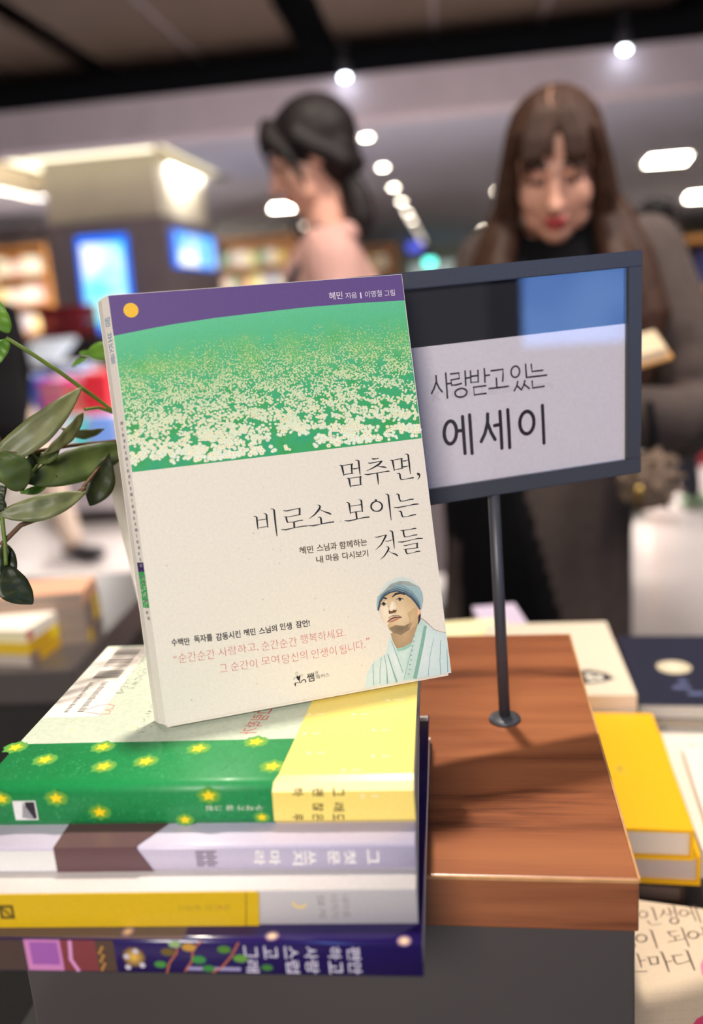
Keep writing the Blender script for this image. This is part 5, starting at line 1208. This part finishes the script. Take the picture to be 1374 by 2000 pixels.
def add_head(S, HM, k=1.0):
    """head in its own space (face to -y, centre at the origin), placed by HM"""
    r3 = HM.to_3x3(); w_ = lambda *p: HM @ Vector(p)
    S.ell(w_(0, .012, .030), (.075, .090, .085), r3); S.ell(w_(0, -.018, -.030), (.063, .066, .070), r3)
    S.ell(w_(0, -.045, -.088), (.030, .032, .026), r3)                              # chin
    for sx_ in (-1, 1):
        S.ell(w_(.034 * sx_, -.050, -.030), (.026, .024, .032), r3); S.ell(w_(.032 * sx_, -.030, -.066), (.027, .036, .030), r3)   # cheeks, jaw
        S.ell(w_(.074 * sx_, .014, -.008), (.009, .018, .030), r3)                  # ears
        S.ell(w_(.030 * sx_, -.074, .022), (.022, .010, .006), r3)                  # brow ridges
        S.ell(w_(.031 * sx_, -.070, .006), (.0135, .011, .008), r3)                 # closed lids
        S.ell(w_(.010 * sx_, -.093, -.036), (.008, .010, .007), r3)
    S.limb([(w_(0, -.080, .016), .008), (w_(0, -.094, -.018), .010), (w_(0, -.102, -.034), .0125)])   # nose
    S.ell(w_(0, -.080, -.060), (.022, .012, .006), r3); S.ell(w_(0, -.077, -.070), (.019, .012, .007), r3)  # lips
def head_pick(HM):
    inv = HM.inverted()
    def f(c):
        q = inv @ c
        if abs(q.x) < .018 - max(0, abs(q.z + .065) - .004) * .9 and -.079 < q.z < -.054 and q.y < -.070: return 1
        if .012 < abs(q.x) < .050 and .021 < q.z < .034 and q.y < -.055: return 2
        if .016 < abs(q.x) < .046 and -.006 < q.z < .007 and q.y < -.060: return 2  # dark lashes and the shade round the eyes, both painted in brow colour
        return 0
    return f
def add_hand(S, wrist, d, up, side, curl=.5, k=1.0):
    """palm, four unequal bent fingers and a thumb on the side; d points along the hand, up is the back of the hand"""
    d = Vector(d).normalized(); up = Vector(up); up = (up - d * up.dot(d)).normalized(); sd = d.cross(up) * side; w_ = Vector(wrist)
    S.limb([(w_, .021), (w_ + d * .03, (.024)), (w_ + d * .07, .022)])
    for i, (o, ln) in enumerate(((-.030, .068), (-.010, .078), (.010, .074), (.029, .056))):
        b0 = w_ + d * .078 + sd * o; a = curl; e1 = b0 + (d * math.cos(a) - up * math.sin(a)) * ln * .45; a *= 2.0
        e2 = e1 + (d * math.cos(a) - up * math.sin(a)) * ln * .32; a *= 1.4; e3 = e2 + (d * math.cos(a) - up * math.sin(a)) * ln * .25
        S.limb([(w_ + d * .045 + sd * o * .8, .0105), (b0, .0098), (e1, .009), (e2, .0082), (e3, .0072)])
    t0 = w_ + d * .022 - sd * .026; t1 = t0 + (d * .7 - sd * .6 - up * .2).normalized() * .036; t2 = t1 + (d * .9 - sd * .15 - up * .4).normalized() * .028
    S.limb([(w_ + d * .012 - sd * .012, .013), (t0, .0125), (t1, .0105), (t2, .0085)])
def add_body(S, J, female=True):
    j = lambda n: Vector(J[n])
    S.limb([(j('neck'), .050), (j('head') + Vector((0, .02, -.05)), .048)])
    c = (j('shl') + j('shr')) / 2; hp = (j('hipl') + j('hipr')) / 2
    S.limb([(c + Vector((0, 0, .02)), (.105, .062)), (c.lerp(hp, .22), (.140, .098)), (c.lerp(hp, .55), (.118, .086)), (c.lerp(hp, .9), (.150, .105)), (hp - Vector((0, 0, .05)), (.150, .105))])
    for s_ in 'lr':
        sh, el, wr, hi, kn, an = (j(n + s_) for n in ('sh', 'el', 'wr', 'hip', 'kn', 'an'))
        S.limb([(sh, .050), (sh.lerp(el, .5), .043), (el, .036), (el.lerp(wr, .4), .036), (wr, .024)])
        S.limb([(hi, .082), (hi.lerp(kn, .5), .068), (kn, .050), (kn.lerp(an, .35), .052), (an, .034)])
        t = Vector(J['toe' + s_]); S.limb([(an - Vector((0, 0, .03)), .036), (an.lerp(t, .5) - Vector((0, 0, .032)), .036), (t, .026)])
def base_joints():
    J = dict(head=(0, -.02, 1.52), neck=(0, .01, 1.37))
    for s_, x in (('l', -1), ('r', 1)):
        J['sh' + s_] = (.155 * x, .01, 1.315); J['el' + s_] = (.205 * x, .03, 1.04); J['wr' + s_] = (.20 * x, -.04, .81)
        J['hip' + s_] = (.085 * x, 0, .86); J['kn' + s_] = (.085 * x, -.01, .46); J['an' + s_] = (.085 * x, .01, .075); J['toe' + s_] = (.095 * x, -.14, .03)
    return J
def limbset(J, names, radii): return [(Vector(J[n]), r) for n, r in zip(names, radii)]

def shoes(J, parent, m_):
    for s_ in 'lr':
        S = Soft(); a, t = Vector(J['an' + s_]), Vector(J['toe' + s_]); bk_ = (a - t); bk_.z = 0; bk_.normalize()
        S.limb([(a + bk_ * .035 - Vector((0, 0, .030)), .042), (a.lerp(t, .5) - Vector((0, 0, .028)), .044), (t, .034)]); S.build('shoe', M[m_], parent, .007, 2)
def trousers(J, parent, m_):
    S = Soft(); hp = (Vector(J['hipl']) + Vector(J['hipr'])) / 2
    S.limb([(hp + Vector((0, 0, .10)), (.150, .112)), (hp - Vector((0, 0, .04)), (.160, .118))])
    for s_ in 'lr': S.limb([(Vector(J['hip' + s_]), .095), (Vector(J['hip' + s_]).lerp(Vector(J['kn' + s_]), .5), .086), (Vector(J['kn' + s_]), .072), (Vector(J['kn' + s_]).lerp(Vector(J['an' + s_]), .92), .060)])
    S.build('trousers', M[m_], parent, .009, 3)

# the woman with long brown hair, reading just behind the sign
chin = PD(1087, 474, 1.50); RZ = R(-14)
HT = Matrix.Rotation(R(22), 4, 'X')
HM = Matrix.Translation((0, -.055, 1.478)) @ HT
cl = HM @ Vector((0, -.06, -.108))
root = chin - Matrix.Rotation(RZ, 3, 'Z') @ cl
HM = Matrix.Translation((0, 0, root.z)) @ HM
dz = root.z
wr = thing('person', 'woman with long brown hair and red lips in a charcoal coat, reading behind the sign', 'person', (root.x, root.y, 0), RZ)
J = base_joints(); J['head'] = tuple(HM.translation); J['neck'] = (-.01, .0, 1.345)
J['shl'] = (-.120, .015, 1.315); J['elr'] = (.255, -.03, 1.045); J['wrr'] = (.085, -.265, 1.065); J['ell'] = (-.205, -.03, 1.045); J['wrl'] = (-.105, -.265, 1.065)
for k in ('hip', 'kn', 'an', 'toe'):
    for s_ in 'lr': J[k + s_] = tuple(Vector(J[k + s_]) + Vector((-.05, 0, 0)))
S = Soft(); add_body(S, J); add_head(S, HM)
add_hand(S, J['wrr'], (-.35, -.9, .25), (.5, .1, -.8), 1, .35); add_hand(S, J['wrl'], (.35, -.9, .25), (-.5, .1, -.8), -1, .35)
S.build('body', [M['skin'], M['lips'], M['brow']], wr, .0048, 4, head_pick(HM))
S = Soft()                                                  # coat
S.limb([((.012, .012, 1.335), (.125, .082)), ((.008, .01, 1.22), (.165, .125)), ((-.015, .005, 1.0), (.165, .125)), ((-.045, .005, .82), (.180, .140)), ((-.055, .005, .56), (.190, .150))])
for s_ in 'lr':
    sh, el, w2 = Vector(J['sh' + s_]), Vector(J['el' + s_]), Vector(J['wr' + s_])
    S.limb([(sh, .066), (sh.lerp(el, .5), .066), (el + Vector((0, 0, -.012)), .068), (el.lerp(w2, .5) + Vector((0, 0, -.02)), .058), (el.lerp(w2, .9), .047)])
    S.limb([(sh.lerp(el, .75), .066), (el.lerp(w2, .22) + Vector((0, .02, -.055)), .044), (el.lerp(w2, .6) + Vector((0, 0, -.03)), .036)])
S.limb([((-.09, .01, 1.352), .034), ((0, .055, 1.368), .034), ((.085, .01, 1.352), .034)])
S.limb([((-.085, .0, 1.35), .028), ((-.05, -.09, 1.26), .026), ((-.05, -.125, 1.10), .02)]); S.limb([((.08, .0, 1.35), .028), ((.045, -.09, 1.26), .026), ((.02, -.125, 1.10), .02)])
def coat_pick(c):
    e = -.065 - .25 * (c.z - .93)
    if c.z > 1.26 and c.y < -.01 and abs(c.x - .005) < .085: return 1
    return 1 if (c.y < -.015 and -.19 < c.x < e and c.z < 1.03) else 0
S.build('coat', [M['coat_brown'], M['black_cloth']], wr, .008, 3, coat_pick)
trousers(J, wr, 'black_cloth'); shoes(J, wr, 'shoe_black')
S = Soft(); h = lambda *p: HM @ Vector(p)                    # hair: a cap parted in the middle and long falls on both sides
S.ell(h(0, .030, .034), (.086, .098, .093), HM.to_3x3()); S.ell(h(0, .060, -.020), (.080, .056, .090), HM.to_3x3())
S.limb([(h(0, .0, .108), (.040, .016)), (h(0, -.030, .098), (.040, .014)), (h(0, -.055, .080), (.036, .010))])
for sgn in (-1, 1):
    S.limb([(h(.022 * sgn, -.040, .098), .018), (h(.054 * sgn, -.050, .072), .013), (h(.075 * sgn, -.038, .025), .013), (h(.081 * sgn, -.034, -.030), .018), (h(.083 * sgn, -.022, -.085), .024), (Vector((.098 * sgn, -.085, 1.30)), .030), (Vector((.110 * sgn, -.118, 1.20)), .034), (Vector((.108 * sgn, -.135, 1.10)), .026), (Vector((.102 * sgn, -.135, 1.03)), .012)])
    S.limb([(h(.066 * sgn, .0, .055), .017), (h(.077 * sgn, .0, .0), .020), (h(.083 * sgn, .0, -.06), .026), (Vector(((.112 if sgn < 0 else .124) * sgn, -.045, 1.31)), .040), (Vector(((.120 if sgn < 0 else .150) * sgn, -.07, 1.21)), .040), (Vector((.130 * sgn, -.09, 1.10)), .026)])
S.limb([(h(.064, .05, .0), .022), (h(.080, .04, -.07), .030), (Vector((.140, -.01, 1.31)), .040), (Vector((.160, -.02, 1.23)), .036), (Vector((.165, -.03, 1.12)), .024)])
for x, zz, w_ in ((-.022, .030, .0058), (-.034, .018, .0058), (-.048, .016, .0064), (.020, .030, .0058), (.033, .012, .0064), (.049, .014, .0064), (-.006, .044, .0052)):
    S.limb([(h(x * .6, -.050, .098), .010), (h(x * .95, -.074, .066), .0075), (h(x, -.085, .042), w_), (h(x * 1.05, -.083, zz), w_ * .6)])
S.build('hair', M['hair_brown'], wr, .0036, 2)
pt = MB(); pt.tube([h(-.004, -.044, .1045), h(-.008, -.020, .1170), h(-.004, .008, .1265)], .0020, 8); pt.build('hair_parting', M['scalp'], wr)
# what she holds and carries
bp0 = PD(1205, 694, 1.24)
ob = thing('open_book', 'open book held in both hands by the woman in the charcoal coat', 'book', bp0, RZ)
for sgn in (-1, 1):
    b = MB(); b.box((0, -.08, 0), (.095, .08, .012), (206, 184, 154), mat4=Matrix.Rotation(R(-14) * sgn, 4, 'Y') @ Matrix.Diagonal((sgn, 1, 1, 1))); b.build('pages', M['matte'], ob)
    b = MB(); b.box((0, -.083, -.004), (.099, .083, -.0005), (206, 150, 84), mat4=Matrix.Rotation(R(-14) * sgn, 4, 'Y') @ Matrix.Diagonal((sgn, 1, 1, 1))); b.build('cover_board', M['matte'], ob)
ob.rotation_euler = (R(5), 0, RZ); ob.location = PD(1160, 716, 1.24)
pc_ = PD(1272, 938, 1.34)
pm = thing('bag_charm', 'brown fur pompom with a gold clasp hanging below the arm in the charcoal coat', 'bag charm', pc_)
S = Soft(); S.ell((0, 0, 0), (.040, .036, .046)); random.seed(8)
for k in range(70):
    v = Vector((random.gauss(0, 1), random.gauss(0, 1), random.gauss(0, 1))).normalized(); S.limb([(v * .03, .007), (v * .050, .004)])
S.build('pompom', M['fur'], pm, .0035, 1)
b = MB(); b.tube([(-.030, -.030, .01), (-.034, -.034, -.01), (-.030, -.032, -.026), (-.024, -.030, -.01), (-.030, -.030, .01)], .0045, 8); b.build('clasp', M['brass'], pm)
b = MB(); b.tube([(0, 0, .035), (.004, .0, .075), (.0, .01, .12)], .006, 8); b.build('loop', M['black_cloth'], pm)

# the woman in dusty pink, walking past to the left
hc = PD(604, 308, 1.95); RZ = R(-90)
HM = Matrix.Translation((0, -.025, 1.555)) @ Matrix.Rotation(R(20), 4, 'X')
root = hc - Matrix.Rotation(RZ, 3, 'Z') @ HM.translation; HM = Matrix.Translation((0, 0, root.z)) @ HM
wl = thing('person', 'woman in a dusty pink coat seen from the side, dark hair in a ponytail', 'person', (root.x, root.y, 0), RZ)
J = base_joints(); up_ = Vector((0, 0, .005 + root.z))
for k in list(J): J[k] = tuple(Vector(J[k]) + (up_ if k[:2] in ('sh', 'el', 'wr', 'ne') else Vector()))
J['head'] = tuple(HM.translation); J['neck'] = (0, .005, 1.385 + up_.z * .6)
J['wrl'] = (-.10, -.26, 1.06); J['wrr'] = (.12, -.25, 1.04)
S = Soft(); add_body(S, J); add_head(S, HM)
add_hand(S, J['wrl'], (.2, -.9, .1), (-.3, .1, -.9), -1, .4); add_hand(S, J['wrr'], (-.2, -.9, .1), (.3, .1, -.9), 1, .4)
S.build('body', [M['skin'], M['lips'], M['brow']], wl, .0052, 3, head_pick(HM))
S = Soft(); zc = up_.z
S.limb([((0, .010, 1.325 + zc), (.125, .078)), ((0, .012, 1.22 + zc), (.172, .122)), ((0, .01, 1.0 + zc), (.160, .118)), ((0, 0, .82), (.185, .145)), ((0, 0, .55), (.205, .165))])
for s_ in 'lr':
    sh, el, w2 = Vector(J['sh' + s_]), Vector(J['el' + s_]), Vector(J['wr' + s_]); S.limb([(sh, .066), (sh.lerp(el, .5), .066), (el, .062), (el.lerp(w2, .5), .056), (el.lerp(w2, .9), .046)])
S.limb([((.070, -.02, 1.365 + zc), .028), ((.04, .050, 1.380 + zc), .028), ((-.04, .050, 1.380 + zc), .028), ((-.070, -.02, 1.365 + zc), .028), ((-.035, -.085, 1.30 + zc), .026), ((.035, -.085, 1.30 + zc), .026), ((.070, -.02, 1.365 + zc), .032)])
S.build('coat', M['coat_pink'], wl, .008, 3)
S = Soft(); h = lambda *p: HM @ Vector(p)
S.ell(h(0, .028, .034), (.086, .100, .093), HM.to_3x3()); S.ell(h(0, .052, -.010), (.078, .062, .085), HM.to_3x3())
for sgn in (-1, 1):
    S.limb([(h(.015 * sgn, -.058, .092), .020), (h(.050 * sgn, -.066, .062), .018), (h(.070 * sgn, -.046, .020), .014), (h(.075 * sgn, -.034, -.025), .008), (h(.070 * sgn, -.036, -.060), .0035)])
    S.limb([(h(.066 * sgn, -.01, .04), .024), (h(.074 * sgn, .02, .0), .022), (h(.060 * sgn, .06, -.045), .024), (h(.02 * sgn, .092, -.055), .02)])
    S.limb([(h(.012 * sgn, -.074, .082), .014), (h(.026 * sgn, -.088, .050), .008), (h(.032 * sgn, -.088, .010), .0035)])
S.build('hair', M['hair_black'], wl, .0042, 2)
WT = Matrix.Rotation(R(90), 3, 'Z')
lp = lambda x, y, d=1.95: (WT @ (PD(x, y, d) - Vector((root.x, root.y, 0))))
S = Soft(); S.limb([(lp(664, 344), .020), (lp(684, 360), .029), (lp(700, 392), .033), (lp(708, 426), .030), (lp(716, 458), .014)])
S.build('ponytail', M['hair_black'], wl, .005, 2)
b = MB(); cc = lp(662, 343); b.tube([cc + Vector((.024 * math.cos(a * .5), .012 * math.sin(a * .5), .024 * math.sin(a * .5))) for a in range(13)], .007, 8); b.build('hair_tie', M['band'], wl)
b = MB(); b.tube([(.10, -.095, .95), (.085, -.125, 1.12), (.075, -.118, 1.26), (.06, -.02, 1.40 + zc), (.05, .06, 1.36 + zc)], .009, 8); bs = b.build('bag_strap', M['navy_cloth'], wl)

# the passer-by in black at the left edge
g = PZ(52, 1095, 0)
wp = thing('person', 'passer-by in a black coat and beige trousers striding in at the left edge', 'person', (g.x, g.y, 0), R(62))
J = base_joints(); J['knr'] = (.07, -.20, .47); J['anr'] = (.07, -.30, .09); J['toer'] = (.08, -.47, .055); J['knl'] = (-.08, .03, .47); J['anl'] = (-.08, .26, .13); J['toel'] = (-.08, .13, .035)
J['wrr'] = (.22, .08, .83); HM = Matrix.Translation(J['head'])
def plain_person(parent, J, HM, coat, trou, shoe, hair, hem=.78):
    S = Soft(); add_body(S, J); add_head(S, HM)
    for s_, q in (('l', -1), ('r', 1)):
        d = Vector(J['wr' + s_]) - Vector(J['el' + s_]); add_hand(S, J['wr' + s_], d, (q, .2, 0), q, .3)
    S.build('body', [M['skin'], M['lips'], M['brow']], parent, .007, 2, head_pick(HM))
    trousers(J, parent, trou); shoes(J, parent, shoe)
    S = Soft(); S.limb([((0, .01, 1.325), (.125, .08)), ((0, .012, 1.22), (.178, .125)), ((0, .01, 1.0), (.165, .125)), ((0, 0, .86), (.180, .14)), ((0, 0, hem), (.19, .15))])
    for s_ in 'lr':
        sh, el, w2 = Vector(J['sh' + s_]), Vector(J['el' + s_]), Vector(J['wr' + s_]); S.limb([(sh, .066), (sh.lerp(el, .5), .064), (el, .060), (el.lerp(w2, .92), .048)])
    S.limb([((-.08, .0, 1.36), .03), ((0, .055, 1.375), .034), ((.08, .0, 1.36), .03)])
    S.build('coat', M[coat], parent, .009, 3)
    S = Soft(); h = lambda *p: HM @ Vector(p); S.ell(h(0, .03, .040), (.088, .094, .086)); S.ell(h(0, .066, -.01), (.074, .052, .080))
    for sgn in (-1, 1): S.limb([(h(.03 * sgn, -.055, .09), .022), (h(.074 * sgn, -.02, .03), .020), (h(.076 * sgn, .02, -.03), .018)])
    S.build('hair', M[hair], parent, .007, 2)
plain_person(wp, J, HM, 'black_cloth', 'beige_cloth', 'shoe_black', 'hair_black', .74)

# the shopper in dark clothes behind the brown coat on the right
g = PZ(1322, 1000, 0)
ws = thing('person', 'dark haired shopper in navy trousers and green trainers, behind the charcoal coat', 'person', (g.x - .12, g.y + .02, 0), R(120))
J = base_joints(); J['knl'] = (-.085, -.12, .46); J['anl'] = (-.085, -.20, .08); J['toel'] = (-.09, -.36, .035); J['knr'] = (.085, .05, .46); J['anr'] = (.085, .14, .08); J['toer'] = (.09, -.01, .03)
plain_person(ws, J, Matrix.Translation(J['head']), 'black_cloth', 'navy_cloth', 'shoe_green', 'hair_black', .80)
